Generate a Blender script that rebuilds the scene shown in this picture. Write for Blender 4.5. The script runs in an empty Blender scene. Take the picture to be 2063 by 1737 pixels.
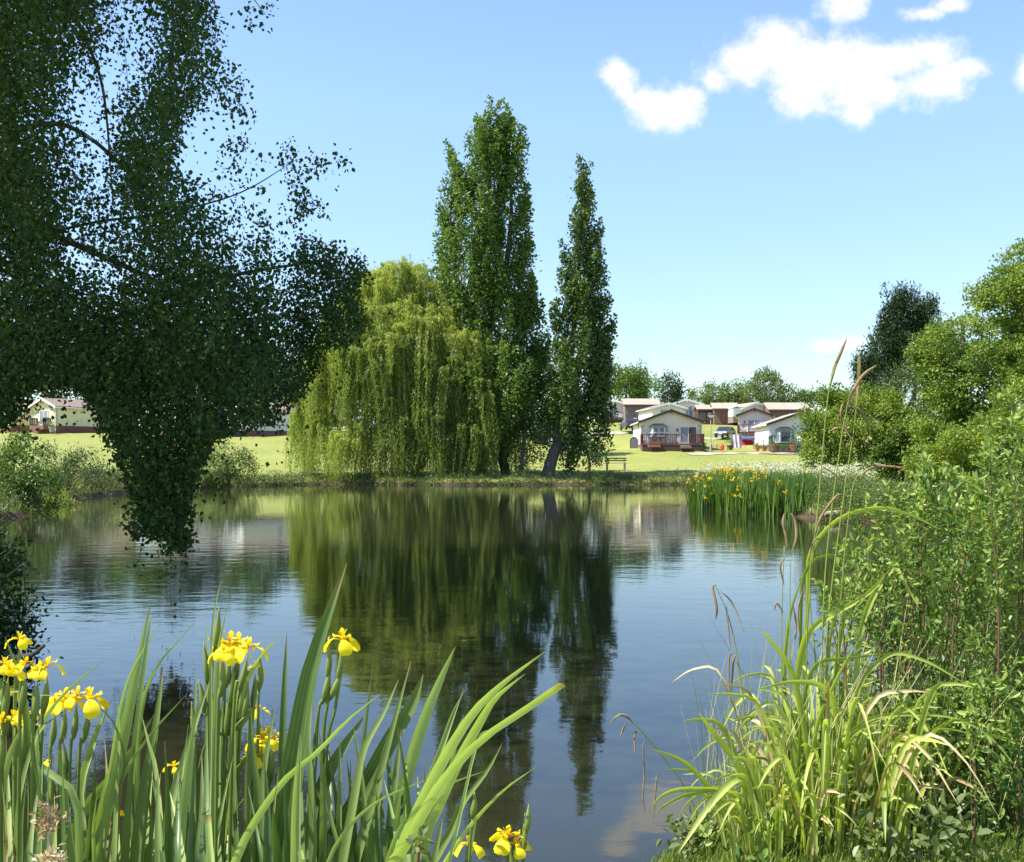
import bpy, math, random
import numpy as np
from mathutils import Vector
random.seed(7)
R = np.random.default_rng(11)
rad = math.radians
sc = bpy.context.scene
COL = sc.collection

# ---------------------------------------------------------------- camera, sky, sun
F, CX, YH, EYE = 2212.0, 1031.5, 925.0, 1.9        # focal length / centre / eye level measured in photo pixels, eye height in m
cam_d = bpy.data.cameras.new('camera'); cam = bpy.data.objects.new('camera', cam_d); COL.objects.link(cam)
cam.location = (0, 0, EYE); cam.rotation_euler = (rad(90), 0, 0)
cam_d.sensor_width = 36; cam_d.lens = 36*F/2063; cam_d.shift_y = (YH-868.5)/2063
cam_d.clip_start = .05; cam_d.clip_end = 6000
sc.camera = cam
SUN_EL, SUN_DIR = 55, np.array([-.97, -.20])
SUN_DIR = SUN_DIR/np.linalg.norm(SUN_DIR)
sv = Vector((SUN_DIR[0]*math.cos(rad(SUN_EL)), SUN_DIR[1]*math.cos(rad(SUN_EL)), math.sin(rad(SUN_EL))))
sun_d = bpy.data.lights.new('sun', 'SUN'); sun_d.energy = 4.9; sun_d.angle = rad(.53); sun_d.color = (1, .955, .88)
sun = bpy.data.objects.new('sun', sun_d); COL.objects.link(sun); sun.rotation_euler = sv.to_track_quat('Z', 'Y').to_euler()
sun.location = (-30, -10, 60)
sc.view_settings.view_transform = 'Standard'; sc.view_settings.look = 'None'
sc.view_settings.exposure = 1.08; sc.view_settings.gamma = 1
sc.cycles.max_bounces = 7; sc.cycles.diffuse_bounces = 3; sc.cycles.glossy_bounces = 3; sc.cycles.transmission_bounces = 3
sc.cycles.transparent_max_bounces = 4; sc.cycles.sample_clamp_indirect = 6; sc.cycles.caustics_reflective = False

W = bpy.data.worlds.new('World'); sc.world = W; W.use_nodes = True
def build_world():
    nt = W.node_tree; nt.nodes.clear(); L = nt.links; N = nt.nodes.new
    out = N('ShaderNodeOutputWorld'); bg = N('ShaderNodeBackground'); L.new(bg.outputs[0], out.inputs[0])
    sky = N('ShaderNodeTexSky'); sky.sky_type = 'NISHITA'; sky.sun_disc = False
    sky.sun_elevation = rad(SUN_EL); sky.sun_rotation = math.atan2(SUN_DIR[0], SUN_DIR[1])
    sky.air_density = 1.0; sky.dust_density = .05; sky.ozone_density = 2.6; sky.altitude = 50
    bg.inputs['Strength'].default_value = .132
    tc = N('ShaderNodeTexCoord')
    def M(op, a, b=None, c=None, clamp=False):
        m = N('ShaderNodeMath'); m.operation = op; m.use_clamp = clamp
        for i, v in enumerate((a, b, c)):
            if v is None: continue
            if isinstance(v, (int, float)): m.inputs[i].default_value = v
            else: L.new(v, m.inputs[i])
        return m.outputs[0]
    sep = N('ShaderNodeSeparateXYZ'); L.new(tc.outputs['Generated'], sep.inputs[0])
    yy = M('MAXIMUM', sep.outputs[1], .05)
    a = M('DIVIDE', sep.outputs[0], yy); b = M('DIVIDE', sep.outputs[2], yy)
    cmb = N('ShaderNodeCombineXYZ'); L.new(a, cmb.inputs[0]); L.new(b, cmb.inputs[1])
    def noise(scale, det, rough):
        n = N('ShaderNodeTexNoise'); n.inputs['Scale'].default_value = scale; n.inputs['Detail'].default_value = det
        n.inputs['Roughness'].default_value = rough; L.new(cmb.outputs[0], n.inputs['Vector']); return n
    n1 = noise(12, 10, .62); n2 = noise(45, 6, .7)
    # cloud lobes: direction x/y, elevation z/y, half sizes
    lobes = [(1245,150,42,36),(1262,178,30,32),(1300,205,52,36),(1350,225,88,50),(1395,198,42,36),(1440,160,50,38),(1500,135,80,60),
             (1560,95,70,60),(1620,140,120,66),(1720,125,110,62),(1600,200,70,48),(1800,120,100,52),(1880,100,80,46),(1760,190,110,50),
             (1725,232,50,30),(1880,170,90,46),(1940,140,70,34),(1700,8,62,40),(1860,28,60,20),(1915,10,48,22),(1663,697,34,16),
             (1722,690,38,20),(1505,751,26,6),(2072,150,32,50),
             (700,-260,240,70),(1250,-420,300,80),(1560,-330,150,60),(-200,-500,300,120),(2500,-100,260,100),(2700,450,200,60),(-700,350,240,60)]
    acc = None
    for (x, y, rx, ry) in lobes:
        da = M('MULTIPLY', M('SUBTRACT', a, (x-CX)/F), F/rx/1.04); db = M('MULTIPLY', M('SUBTRACT', b, (YH-y)/F), F/ry/1.04)
        e = M('SUBTRACT', 1, M('SQRT', M('ADD', M('MULTIPLY', da, da), M('MULTIPLY', db, db))))
        e = M('MAXIMUM', e, -1.5)
        acc = e if acc is None else M('SMOOTH_MAX', acc, e, .3)
    d = M('ADD', acc, M('ADD', M('MULTIPLY', M('SUBTRACT', n1.outputs[0], .5), 2.3), M('MULTIPLY', M('SUBTRACT', n2.outputs[0], .5), 1.3)))
    mr = N('ShaderNodeMapRange'); mr.interpolation_type = 'SMOOTHSTEP'; L.new(d, mr.inputs[0])
    mr.inputs[1].default_value = -.10; mr.inputs[2].default_value = .85
    mask = M('MULTIPLY', mr.outputs[0], M('GREATER_THAN', sep.outputs[1], .06))
    hs = N('ShaderNodeHueSaturation'); hs.inputs['Saturation'].default_value = 1.0; L.new(sky.outputs[0], hs.inputs['Color'])
    lo = N('ShaderNodeMapRange'); L.new(sep.outputs[2], lo.inputs[0]); lo.inputs[1].default_value = 0; lo.inputs[2].default_value = .3; lo.inputs[3].default_value = .60; lo.inputs[4].default_value = 1
    thin = N('ShaderNodeVectorMath'); thin.operation = 'SCALE'; L.new(hs.outputs[0], thin.inputs[0]); L.new(lo.outputs[0], thin.inputs['Scale'])     # a little less air glow low down
    mix = N('ShaderNodeMixRGB'); L.new(mask, mix.inputs[0]); L.new(thin.outputs[0], mix.inputs[1]); mix.inputs[2].default_value = (4.0, 4.05, 4.15, 1)
    L.new(mix.outputs[0], bg.inputs[0])
build_world()

# ---------------------------------------------------------------- helpers
def P(px, py, Y): return np.array([(px-CX)/F*Y, Y, EYE-(py-YH)/F*Y])
def nrm(v):
    v = np.asarray(v, float); return v/np.maximum(np.linalg.norm(v, axis=-1, keepdims=True), 1e-9)
def hexc(c): return tuple(c)+(1,)

MATS = {}
def mat(name, col, rough=.6, metal=0, col2=None, scale=4, bump=0, bscale=30, spec=.5, coords='Object', stretch=None, det=5, con=1):
    if name in MATS: return MATS[name]
    m = bpy.data.materials.new(name); m.use_nodes = True; nt = m.node_tree; L = nt.links; b = nt.nodes['Principled BSDF']
    b.inputs['Roughness'].default_value = rough; b.inputs['Metallic'].default_value = metal; b.inputs['Specular IOR Level'].default_value = spec
    b.inputs['Base Color'].default_value = hexc(col)
    tc = nt.nodes.new('ShaderNodeTexCoord'); mp = nt.nodes.new('ShaderNodeMapping'); L.new(tc.outputs[coords], mp.inputs[0])
    if stretch: mp.inputs['Scale'].default_value = stretch
    if col2 is None: col2 = tuple(c*.78 for c in col)
    n = nt.nodes.new('ShaderNodeTexNoise'); n.inputs['Scale'].default_value = scale; n.inputs['Detail'].default_value = det; L.new(mp.outputs[0], n.inputs[0])
    r = nt.nodes.new('ShaderNodeMapRange'); r.inputs[1].default_value = .5-.2*con; r.inputs[2].default_value = .5+.2*con; L.new(n.outputs[0], r.inputs[0])
    mx = nt.nodes.new('ShaderNodeMixRGB'); mx.inputs[1].default_value = hexc(col); mx.inputs[2].default_value = hexc(col2); L.new(r.outputs[0], mx.inputs[0])
    L.new(mx.outputs[0], b.inputs['Base Color'])
    if bump:
        n2 = nt.nodes.new('ShaderNodeTexNoise'); n2.inputs['Scale'].default_value = bscale; n2.inputs['Detail'].default_value = 4; L.new(mp.outputs[0], n2.inputs[0])
        bp = nt.nodes.new('ShaderNodeBump'); bp.inputs['Strength'].default_value = bump; bp.inputs['Distance'].default_value = .02
        L.new(n2.outputs[0], bp.inputs['Height']); L.new(bp.outputs[0], b.inputs['Normal'])
    MATS[name] = m; return m
def leafmat(name, a, b, trans=.3, tcol=None, rough=.45, spec=.4, vein=0):
    """leaf: colour runs from a to b with each leaf's own tint; light passes through"""
    if name in MATS: return MATS[name]
    m = bpy.data.materials.new(name); m.use_nodes = True; nt = m.node_tree; L = nt.links; N = nt.nodes.new
    pb = nt.nodes['Principled BSDF']; out = nt.nodes['Material Output']
    at = N('ShaderNodeAttribute'); at.attribute_name = 'tint'
    mx = N('ShaderNodeMixRGB'); mx.inputs[1].default_value = hexc(a); mx.inputs[2].default_value = hexc(b); L.new(at.outputs['Fac'], mx.inputs[0])
    c = mx.outputs[0]
    if vein:
        ac = N('ShaderNodeAttribute'); ac.attribute_name = 'across'
        s = N('ShaderNodeMath'); s.operation = 'SINE'; k = N('ShaderNodeMath'); k.operation = 'MULTIPLY'; k.inputs[1].default_value = 17
        L.new(ac.outputs['Fac'], k.inputs[0]); L.new(k.outputs[0], s.inputs[0])
        r = N('ShaderNodeMapRange'); r.inputs[1].default_value = -1; r.inputs[2].default_value = 1; r.inputs[3].default_value = 1-vein; r.inputs[4].default_value = 1+vein*.6
        L.new(s.outputs[0], r.inputs[0])
        v = N('ShaderNodeVectorMath'); v.operation = 'SCALE'; L.new(c, v.inputs[0]); L.new(r.outputs[0], v.inputs['Scale']); c = v.outputs[0]
        tc = N('ShaderNodeTexCoord'); n = N('ShaderNodeTexNoise'); n.inputs['Scale'].default_value = 9; L.new(tc.outputs['Object'], n.inputs[0])
        tp = N('ShaderNodeAttribute'); tp.attribute_name = 'tip'; tn = N('ShaderNodeMath'); tn.operation = 'ADD'; L.new(tp.outputs['Fac'], tn.inputs[0]); nn = N('ShaderNodeMath'); nn.operation = 'MULTIPLY'; nn.inputs[1].default_value = .10
        L.new(n.outputs[0], nn.inputs[0]); L.new(nn.outputs[0], tn.inputs[1]); tr_ = N('ShaderNodeMapRange'); tr_.inputs[1].default_value = 1.01; tr_.inputs[2].default_value = 1.06; L.new(tn.outputs[0], tr_.inputs[0])
        bm = N('ShaderNodeMixRGB'); L.new(tr_.outputs[0], bm.inputs[0]); L.new(c, bm.inputs[1]); bm.inputs[2].default_value = (.30, .19, .09, 1); c = bm.outputs[0]
        h = N('ShaderNodeHueSaturation'); rr = N('ShaderNodeMapRange'); rr.inputs[3].default_value = .75; rr.inputs[4].default_value = 1.25
        L.new(n.outputs[0], rr.inputs[0]); L.new(rr.outputs[0], h.inputs['Value']); L.new(c, h.inputs['Color']); c = h.outputs[0]
    L.new(c, pb.inputs['Base Color']); pb.inputs['Roughness'].default_value = rough; pb.inputs['Specular IOR Level'].default_value = spec
    tr = N('ShaderNodeBsdfTranslucent'); g = N('ShaderNodeMixRGB'); g.blend_type = 'MULTIPLY'; g.inputs[0].default_value = 1
    L.new(c, g.inputs[1]); g.inputs[2].default_value = hexc(tcol or (1.5, 1.7, .6)); L.new(g.outputs[0], tr.inputs[0])
    ms = N('ShaderNodeMixShader'); ms.inputs[0].default_value = trans; L.new(pb.outputs[0], ms.inputs[1]); L.new(tr.outputs[0], ms.inputs[2])
    L.new(ms.outputs[0], out.inputs[0]); MATS[name] = m; return m

def origin(o):
    v = np.zeros(3)
    while o is not None: v += np.array(o.location); o = o.parent
    return v
def mesh_obj(name, V, Fs, m, parent=None, attrs=None, smooth=False, world=True, loc=None):
    """V (n,3); Fs: list of index arrays or lists, each (k,3) or (k,4) or a list of polygons"""
    V = np.asarray(V, float).reshape(-1, 3)
    off = origin(parent) if (parent is not None and world) else (np.array(loc, float) if loc is not None else np.zeros(3))
    V = V-off
    me = bpy.data.meshes.new(name)
    idx, st, cnt = [], [], 0
    for f in Fs:
        if isinstance(f, np.ndarray):
            k = f.shape[1]; idx.append(f.reshape(-1)); st.append(cnt+np.arange(len(f))*k); cnt += f.size
        else:
            for q in f: idx.append(np.array(q)); st.append(np.array([cnt])); cnt += len(q)
    idx = np.concatenate(idx).astype(np.int32); st = np.concatenate(st).astype(np.int32)
    me.vertices.add(len(V)); me.vertices.foreach_set('co', V.astype(np.float32).ravel())
    me.loops.add(len(idx)); me.loops.foreach_set('vertex_index', idx)
    me.polygons.add(len(st)); me.polygons.foreach_set('loop_start', st)
    for k, a in (attrs or {}).items():
        at = me.attributes.new(k, 'FLOAT', 'POINT'); at.data.foreach_set('value', np.asarray(a, np.float32))
    me.update(calc_edges=True); me.validate()
    me.polygons.foreach_set('use_smooth', np.full(len(me.polygons), bool(smooth)))
    for mm in (m if isinstance(m, (list, tuple)) else [m]): me.materials.append(mm)
    o = bpy.data.objects.new(name, me); COL.objects.link(o)
    if parent is not None: o.parent = parent
    elif loc is not None: o.location = loc
    return o
class MB:
    def __init__(s): s.V = []; s.F = []; s.n = 0
    def add(s, V, Fc):
        V = np.asarray(V, float); s.V.append(V); n = s.n
        s.F += [tuple(int(i)+n for i in f) for f in Fc]; s.n += len(V); return s
    def box(s, x0, x1, y0, y1, z0, z1):
        V = [(x, y, z) for z in (z0, z1) for y in (y0, y1) for x in (x0, x1)]
        return s.add(V, [(0,2,3,1),(4,5,7,6),(0,1,5,4),(2,6,7,3),(0,4,6,2),(1,3,7,5)])
    def prism(s, pts, y0, y1):     # polygon in x,z pushed along y (anticlockwise seen from -y)
        n = len(pts); V = [(x, y0, z) for x, z in pts]+[(x, y1, z) for x, z in pts]
        return s.add(V, [tuple(range(n)), tuple(range(2*n-1, n-1, -1))]+[(i, n+i, n+(i+1) % n, (i+1) % n) for i in range(n)])
    def tube(s, pts, r, k=6):
        V, Fq = tube(pts, r, k); return s.add(V, Fq)
    def lathe(s, c, prof, k=12):   # prof (radius, z)
        V = [(c[0]+q*math.cos(2*math.pi*i/k), c[1]+q*math.sin(2*math.pi*i/k), c[2]+z) for q, z in prof for i in range(k)]
        Fc = [(j*k+i, j*k+(i+1) % k, (j+1)*k+(i+1) % k, (j+1)*k+i) for j in range(len(prof)-1) for i in range(k)]
        return s.add(V, Fc+[tuple(range(k))[::-1], tuple(range((len(prof)-1)*k, len(prof)*k))])
    def build(s, name, m, parent=None, smooth=False, world=False, **kw):
        o = mesh_obj(name, np.concatenate(s.V), [s.F], m, parent, smooth=smooth, world=world, **kw); return o
def tube(pts, r, k=6):
    pts = np.asarray(pts, float); n = len(pts); r = np.broadcast_to(np.asarray(r, float), (n,))
    t = nrm(np.gradient(pts, axis=0)); ref = np.array([.13, .97, .2]) if abs(t[:, 1]).mean() < .8 else np.array([1., .1, .1])
    a = nrm(np.cross(t, ref)); b = np.cross(t, a); ang = np.arange(k)*2*math.pi/k
    V = (pts[:, None]+r[:, None, None]*(np.cos(ang)[None, :, None]*a[:, None]+np.sin(ang)[None, :, None]*b[:, None])).reshape(-1, 3)
    Fq = [(j*k+i, j*k+(i+1) % k, (j+1)*k+(i+1) % k, (j+1)*k+i) for j in range(n-1) for i in range(k)]
    Fq += [tuple(range(k))[::-1], tuple(range((n-1)*k, n*k))]
    return V, Fq
def crm(pts, n):
    pts = np.asarray(pts, float); Q = np.vstack([2*pts[0]-pts[1], pts, 2*pts[-1]-pts[-2]])
    t = np.linspace(0, len(pts)-1-1e-6, n); i = t.astype(int); f = (t-i)[:, None]
    a, b, c, d = Q[i], Q[i+1], Q[i+2], Q[i+3]
    return .5*((2*b)+(c-a)*f+(2*a-5*b+4*c-d)*f**2+(-a+3*b-3*c+d)*f**3)
def tag(o, label=None, cat=None, group=None, kind=None):
    if label: o['label'] = label
    if cat: o['category'] = cat
    if group: o['group'] = group
    if kind: o['kind'] = kind
    return o
def thing(name, label, cat, loc, group=None, rz=0):
    o = bpy.data.objects.new(name, None); COL.objects.link(o); o.location = tuple(float(v) for v in loc); o.rotation_euler = (0, 0, rz)
    o.empty_display_size = .2
    return tag(o, label, cat, group)
def leaves(Pn, D, Nn, L, Wd, fold=.18):
    """folded leaves: base, right, tip, left"""
    D = nrm(D); S = nrm(np.cross(D, Nn)); Nn = np.cross(S, D); L = np.broadcast_to(L, (len(Pn),))[:, None]; Wd = np.broadcast_to(Wd, (len(Pn),))[:, None]
    m = Pn+D*L*.45; up = Nn*Wd*fold
    V = np.stack([Pn, m+S*Wd/2+up, Pn+D*L, m-S*Wd/2+up], 1).reshape(-1, 3)
    b = (np.arange(len(Pn))*4)[:, None]
    return V, np.concatenate([b+[0, 1, 2], b+[0, 2, 3]])
def ovals(Pn, D, Nn, L, Wd, curl=.1):
    """six-cornered rounded leaves, folded along the midrib and curling down"""
    n = len(Pn); D = nrm(D); S = nrm(np.cross(D, Nn)); Nn = np.cross(S, D); L = np.broadcast_to(L, (n,))[:, None]; w = np.broadcast_to(Wd, (n,))[:, None]; up = Nn*w*.16; cur = -Nn*L*curl
    V = np.stack([Pn, Pn+D*L*.33+S*w*.42+up, Pn+D*L*.72+S*w*.38+up+cur, Pn+D*L+cur*2, Pn+D*L*.72-S*w*.38+up+cur, Pn+D*L*.33-S*w*.42+up], 1).reshape(-1, 3); b = (np.arange(n)*6)[:, None]
    return V, np.concatenate([b+[0, 1, 2, 3], b+[0, 3, 4, 5]])
def leafcloud(name, C, tintc, per, sig, L, Wd, m, parent, up=.35, down=0, keep=None, aniso=(1, 1, 1), tj=.18, oval=False):
    """per leaves spread about every clump centre C"""
    n = len(C)*per; c = np.repeat(C, per, 0); g = R.normal(size=(n, 3))
    g *= (np.abs(R.normal(size=(n, 1)))*.35+.65)/np.maximum(1, np.linalg.norm(g, axis=1, keepdims=True)*.6)
    s = np.repeat(np.broadcast_to(sig, (len(C),)), per)[:, None]
    p = c+g*s*np.array(aniso)
    D = nrm(R.normal(size=(n, 3))+g*.5+np.array([0, 0, up-down])); Nn = nrm(R.normal(size=(n, 3))+np.array([0, 0, .9])+g*.35)
    t = np.clip(np.repeat(tintc, per)+R.normal(size=n)*tj, 0, 1)
    Ls = L*R.uniform(.65, 1.25, n); ws = Ls*Wd
    if keep is not None:
        k = keep(p); p, D, Nn, t, Ls, ws = p[k], D[k], Nn[k], t[k], Ls[k], ws[k]
    if oval:
        V, T = ovals(p, D, Nn, Ls, ws); return mesh_obj(name, V, [T], m, parent, {'tint': np.repeat(t, 6)})
    V, T = leaves(p, D, Nn, Ls, ws)
    return mesh_obj(name, V, [T], m, parent, {'tint': np.repeat(t, 4)})
def clumps(ell, dens, inner=.55):
    """clump centres near the surface of a set of ellipsoids (x,y,z,rx,ry,rz), spaced about dens metres"""
    out = []
    for (x, y, z, a, b, c) in ell:
        area = 4*math.pi*(((a*b)**1.6+(a*c)**1.6+(b*c)**1.6)/3)**(1/1.6); n = max(6, int(area/dens**2))
        d = nrm(R.normal(size=(n, 3))); r = R.uniform(inner, 1.03, n)**.7; r += .07*np.sin(d[:, 0]*7+x)*np.cos(d[:, 2]*6+z)
        q = np.array([x, y, z])+d*np.array([a, b, c])*r[:, None]; w = 2.2/dens
        g = np.sin(q[:, 0]*w+1.7*np.sin(q[:, 2]*w*.6))+np.sin(q[:, 2]*w*.8+q[:, 1]*w)+.8*np.sin(q[:, 1]*w*1.3-q[:, 0]*w*.5)
        out.append(q[g > -1.0])
    return np.concatenate(out)
def plumes(name, C, axis_c, m, parent, ln=(1.8, 3.2), rad_=.42, per=110, L=.25, Wd=.75, out=.38, tint=(.5, .28)):
    """upswept pointed sprays of leaves, one from each point of C, leaning away from the tree's axis"""
    PP, DD, NN, TT = [], [], [], []
    for c in C:
        o = c-axis_c(c[2]); o[2] = 0; r0 = np.linalg.norm(o); o = o/max(r0, .01)
        a = nrm(np.array([0, 0, 1.])+o*R.uniform(.1, out)+R.normal(size=3)*.10); l = R.uniform(*ln); u = R.uniform(0, 1, per)**.85; rr = rad_*R.uniform(.7, 1.3)*(1-u)**.6*np.minimum(1, .35+u*3)
        g = R.normal(size=(per, 3))*rr[:, None]; p = c+a*(u-.68)[:, None]*l+g; PP.append(p); DD.append(nrm(R.normal(size=(per, 3))+nrm(g+1e-6)*.8+[0, 0, .5])); NN.append(R.normal(size=(per, 3))+[0, 0, .7]); TT.append(np.clip(R.normal(*tint)+R.normal(size=per)*.15, 0, 1))
    Pn, D, Nn, T = map(np.concatenate, (PP, DD, NN, TT)); Ls = L*R.uniform(.6, 1.25, len(Pn)); V, Fc = leaves(Pn, D, Nn, Ls, Ls*Wd)
    return mesh_obj(name, V, [Fc], m, parent, {'tint': np.repeat(T, 4)})
def limbs(mb, base, targets, r0, bend=.25, z_from=(.3, .8), k=5, trunk=None):
    """limbs from along the trunk out to the targets"""
    tr = crm(trunk, 40)
    for T in targets:
        f = random.uniform(*z_from); i = int(f*39); s = tr[i]
        if T[2] < s[2]: s = tr[max(2, int(i*.5))]
        mid = (s+T)/2+np.array([0, 0, bend*np.linalg.norm(T-s)*.5]); pts = crm([s, s*.5+mid*.5+R.normal(size=3)*.05*np.linalg.norm(T-s), mid, T], 9)
        mb.tube(pts, np.linspace(r0*(1-f*.6), r0*.12, 9), k)
def in_poly(px, py, poly):
    poly = np.asarray(poly, float); c = np.zeros(px.shape, bool); j = len(poly)-1
    for i in range(len(poly)):
        xi, yi = poly[i]; xj, yj = poly[j]
        if yi != yj:
            k = ((yi > py) != (yj > py)) & (px < (xj-xi)*(py-yi)/(yj-yi)+xi); c ^= k
        j = i
    return c

# ---------------------------------------------------------------- ground and water
POND = np.array([(-1.5,4.15),(0.2,4.3),(.72,5.2),(1.0,5.75),(1.6,6.2),(2.6,6.6),(4.5,7.6),(9,10.5),(16,17),(21,25),(19,30.5),(15,32),(11.7,31.6),(10.2,33.6),
                 (9.3,37),(8.3,38.6),(7.7,42),(8.4,49),(9.6,58),(12.5,74),(14.5,80.5),(9,81.5),(4,81),(0,79.8),(-4.7,79.4),(-9,81),(-14.5,82.3),(-18,78),(-21,72),(-21.5,60),
                 (-21,52),(-19,42),(-16.3,37),(-15.6,33.5),(-17,30),(-18,25),(-14.5,20),(-10.5,15.5),(-7,12.2),(-4.9,10),(-4.3,8.2),(-3.6,5.6),(-2.6,4.5)])
def sdist(x, y):
    """signed distance to the pond's edge, positive on land"""
    x = np.asarray(x, float); y = np.asarray(y, float); d = np.full(x.shape, 1e9)
    for (x0, y0), (x1, y1) in zip(POND, np.roll(POND, -1, 0)):
        ex, ey = x1-x0, y1-y0; t = np.clip(((x-x0)*ex+(y-y0)*ey)/(ex*ex+ey*ey), 0, 1)
        d = np.minimum(d, np.hypot(x-x0-t*ex, y-y0-t*ey))
    w = .22*np.sin(x*1.3+y*.4)+.12*np.sin(x*3.1-y*1.7)
    return np.where(in_poly(x, y, POND), -d, d)+w*np.clip((y-10)/10, 0, 1)
TU = np.array([-.6,-.47,-.2,.08,.12,.19,.25,.32,.47,.7])
TY = np.array([0,8,20,35,50,70,84,92,105,118,125,130,140,150,165,185,230,400,3000])
TZ = np.array([[.35,.4,.6,.7,.8,1.4,1.9,2.4,3.4,4.5,4.9,5.0,5.2,5.6,6.2,7,6.5,6,0],
               [.35,.4,.6,.7,.8,1.4,1.9,2.4,3.4,4.5,4.9,5.0,5.2,5.6,6.2,7,6.5,6,0],
               [.35,.4,.6,.6,.6,.6,.6,1.2,2.6,3.9,4.55,4.7,5.0,5.5,6.2,7,6.5,6,0],
               [.35,.4,.6,.6,.6,.6,.6,1.02,1.65,2.85,3.2,3.9,5.4,6.3,7.5,8.3,7,6,0],
               [.35,.4,.6,.6,.6,.6,.6,1.05,1.75,2.92,3.3,4.1,5.55,6.4,7.55,8.3,7,6,0],
               [.35,.4,.6,.6,.6,.6,.6,1.0,1.75,2.9,3.2,3.6,4.65,6.5,7.4,8.2,7,6,0],
               [.35,.4,.6,.6,.6,.6,.7,1.0,1.8,2.85,3.5,4.25,4.8,6.3,7.4,8.2,7,6,0],
               [.35,.4,.6,.55,.6,.6,.8,1.1,1.9,2.85,3.3,4,4.8,6.2,7.3,8.2,7,6,0],
               [.35,.4,.6,.55,.7,.9,1.2,1.5,2.2,2.9,3.3,4,4.8,6,7,8,7,6,0],
               [.35,.4,.6,.55,.7,.9,1.2,1.5,2.2,2.9,3.3,4,4.8,6,7,8,7,6,0]])
def gz(x, y):
    x = np.asarray(x, float); y = np.asarray(y, float); s = x.shape; x = x.ravel(); y = y.ravel()
    u = np.clip(x/np.maximum(y, 1), TU[0], TU[-1]); yc = np.clip(y, 0, TY[-1])
    cols = np.array([np.interp(yc, TY, row) for row in TZ])
    i = np.clip(np.searchsorted(TU, u)-1, 0, len(TU)-2); f = (u-TU[i])/(TU[i+1]-TU[i]); f = f*f*(3-2*f); k = np.arange(len(x))
    z = cols[i, k]*(1-f)+cols[i+1, k]*f
    z = z+(.05*np.sin(x*.7+1)*np.sin(y*.55)+.03*np.sin(x*2.3+y*1.1))*np.clip((y-4)/20, .2, 1)
    d = sdist(x, y); out = np.where(d > 0, z*(1-np.exp(-np.maximum(d, 0)/.55)), -np.minimum(.9, -d*.45)-.02)
    return out.reshape(s) if s else float(out[0])
def spaced(segs):
    o = []
    for a, b, st in segs: o += list(np.arange(a, b, st))
    return np.array(o+[segs[-1][1]])
gx = spaced([(-2600,-200,200),(-200,-70,8),(-70,-24,2),(-24,-6,.5),(-6,6,.2),(6,24,.5),(24,70,2),(70,200,8),(200,2600,200)])
gy = spaced([(-200,-10,10),(-10,3,1),(3,9,.2),(9,34,.5),(34,50,.4),(50,76,.6),(76,86,.25),(86,130,1),(130,200,2.5),(200,400,10),(400,3000,130)])
GX, GY = np.meshgrid(gx, gy); GZ = gz(GX, GY)
nx, ny = len(gx), len(gy); ii = (np.arange(ny-1)[:, None]*nx+np.arange(nx-1)[None]).ravel()
def ground_mat():
    m = bpy.data.materials.new('mown_grass'); m.use_nodes = True; nt = m.node_tree; L = nt.links; N = nt.nodes.new; b = nt.nodes['Principled BSDF']
    b.inputs['Roughness'].default_value = .85; b.inputs['Specular IOR Level'].default_value = .15
    geo = N('ShaderNodeNewGeometry'); sep = N('ShaderNodeSeparateXYZ'); L.new(geo.outputs['Position'], sep.inputs[0])
    def noise(s, d, st=None):
        mp = N('ShaderNodeMapping'); L.new(geo.outputs['Position'], mp.inputs[0])
        if st: mp.inputs['Scale'].default_value = st
        n = N('ShaderNodeTexNoise'); n.inputs['Scale'].default_value = s; n.inputs['Detail'].default_value = d; n.inputs['Roughness'].default_value = .65; L.new(mp.outputs[0], n.inputs[0]); return n.outputs[0]
    def ramp(v, a, c):
        r = N('ShaderNodeMapRange'); r.inputs[1].default_value = a; r.inputs[2].default_value = c; L.new(v, r.inputs[0]); return r.outputs[0]
    def mix(f, a, c):
        x = N('ShaderNodeMixRGB')
        for s_, v in ((1, a), (2, c)):
            if isinstance(v, tuple): x.inputs[s_].default_value = hexc(v)
            else: L.new(v, x.inputs[s_])
        L.new(f, x.inputs[0]); return x.outputs[0]
    g = mix(ramp(noise(.11, 6, (1, .45, 1)), .35, .65), (.32, .315, .085), (.155, .205, .036))
    g = mix(ramp(noise(.5, 7, (.22, 1, 1)), .42, .62), g, (.215, .25, .055))
    g = mix(ramp(noise(2.2, 6), .45, .7), g, (.33, .31, .11))
    g = mix(ramp(noise(14, 4), .45, .8), g, (.12, .15, .03))
    dirt = mix(noise(3, 6), (.10, .066, .042), (.045, .034, .022))
    zz = N('ShaderNodeMath'); zz.operation = 'ADD'; L.new(sep.outputs[2], zz.inputs[0])
    k = N('ShaderNodeMath'); k.operation = 'MULTIPLY'; k.inputs[1].default_value = .3; L.new(noise(1.5, 5), k.inputs[0]); L.new(k.outputs[0], zz.inputs[1])
    c = mix(ramp(zz.outputs[0], .30, .42), dirt, g); L.new(c, b.inputs['Base Color'])
    bp = N('ShaderNodeBump'); bp.inputs['Strength'].default_value = .7; bp.inputs['Distance'].default_value = .06; L.new(noise(9, 6), bp.inputs['Height']); L.new(bp.outputs[0], b.inputs['Normal'])
    return m
g_ob = mesh_obj('ground', np.stack([GX, GY, GZ], -1).reshape(-1, 3), [np.stack([ii, ii+1, ii+nx+1, ii+nx], 1)], ground_mat(), smooth=True)
tag(g_ob, 'grassy park ground sloping up from the pond', kind='structure')
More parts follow.
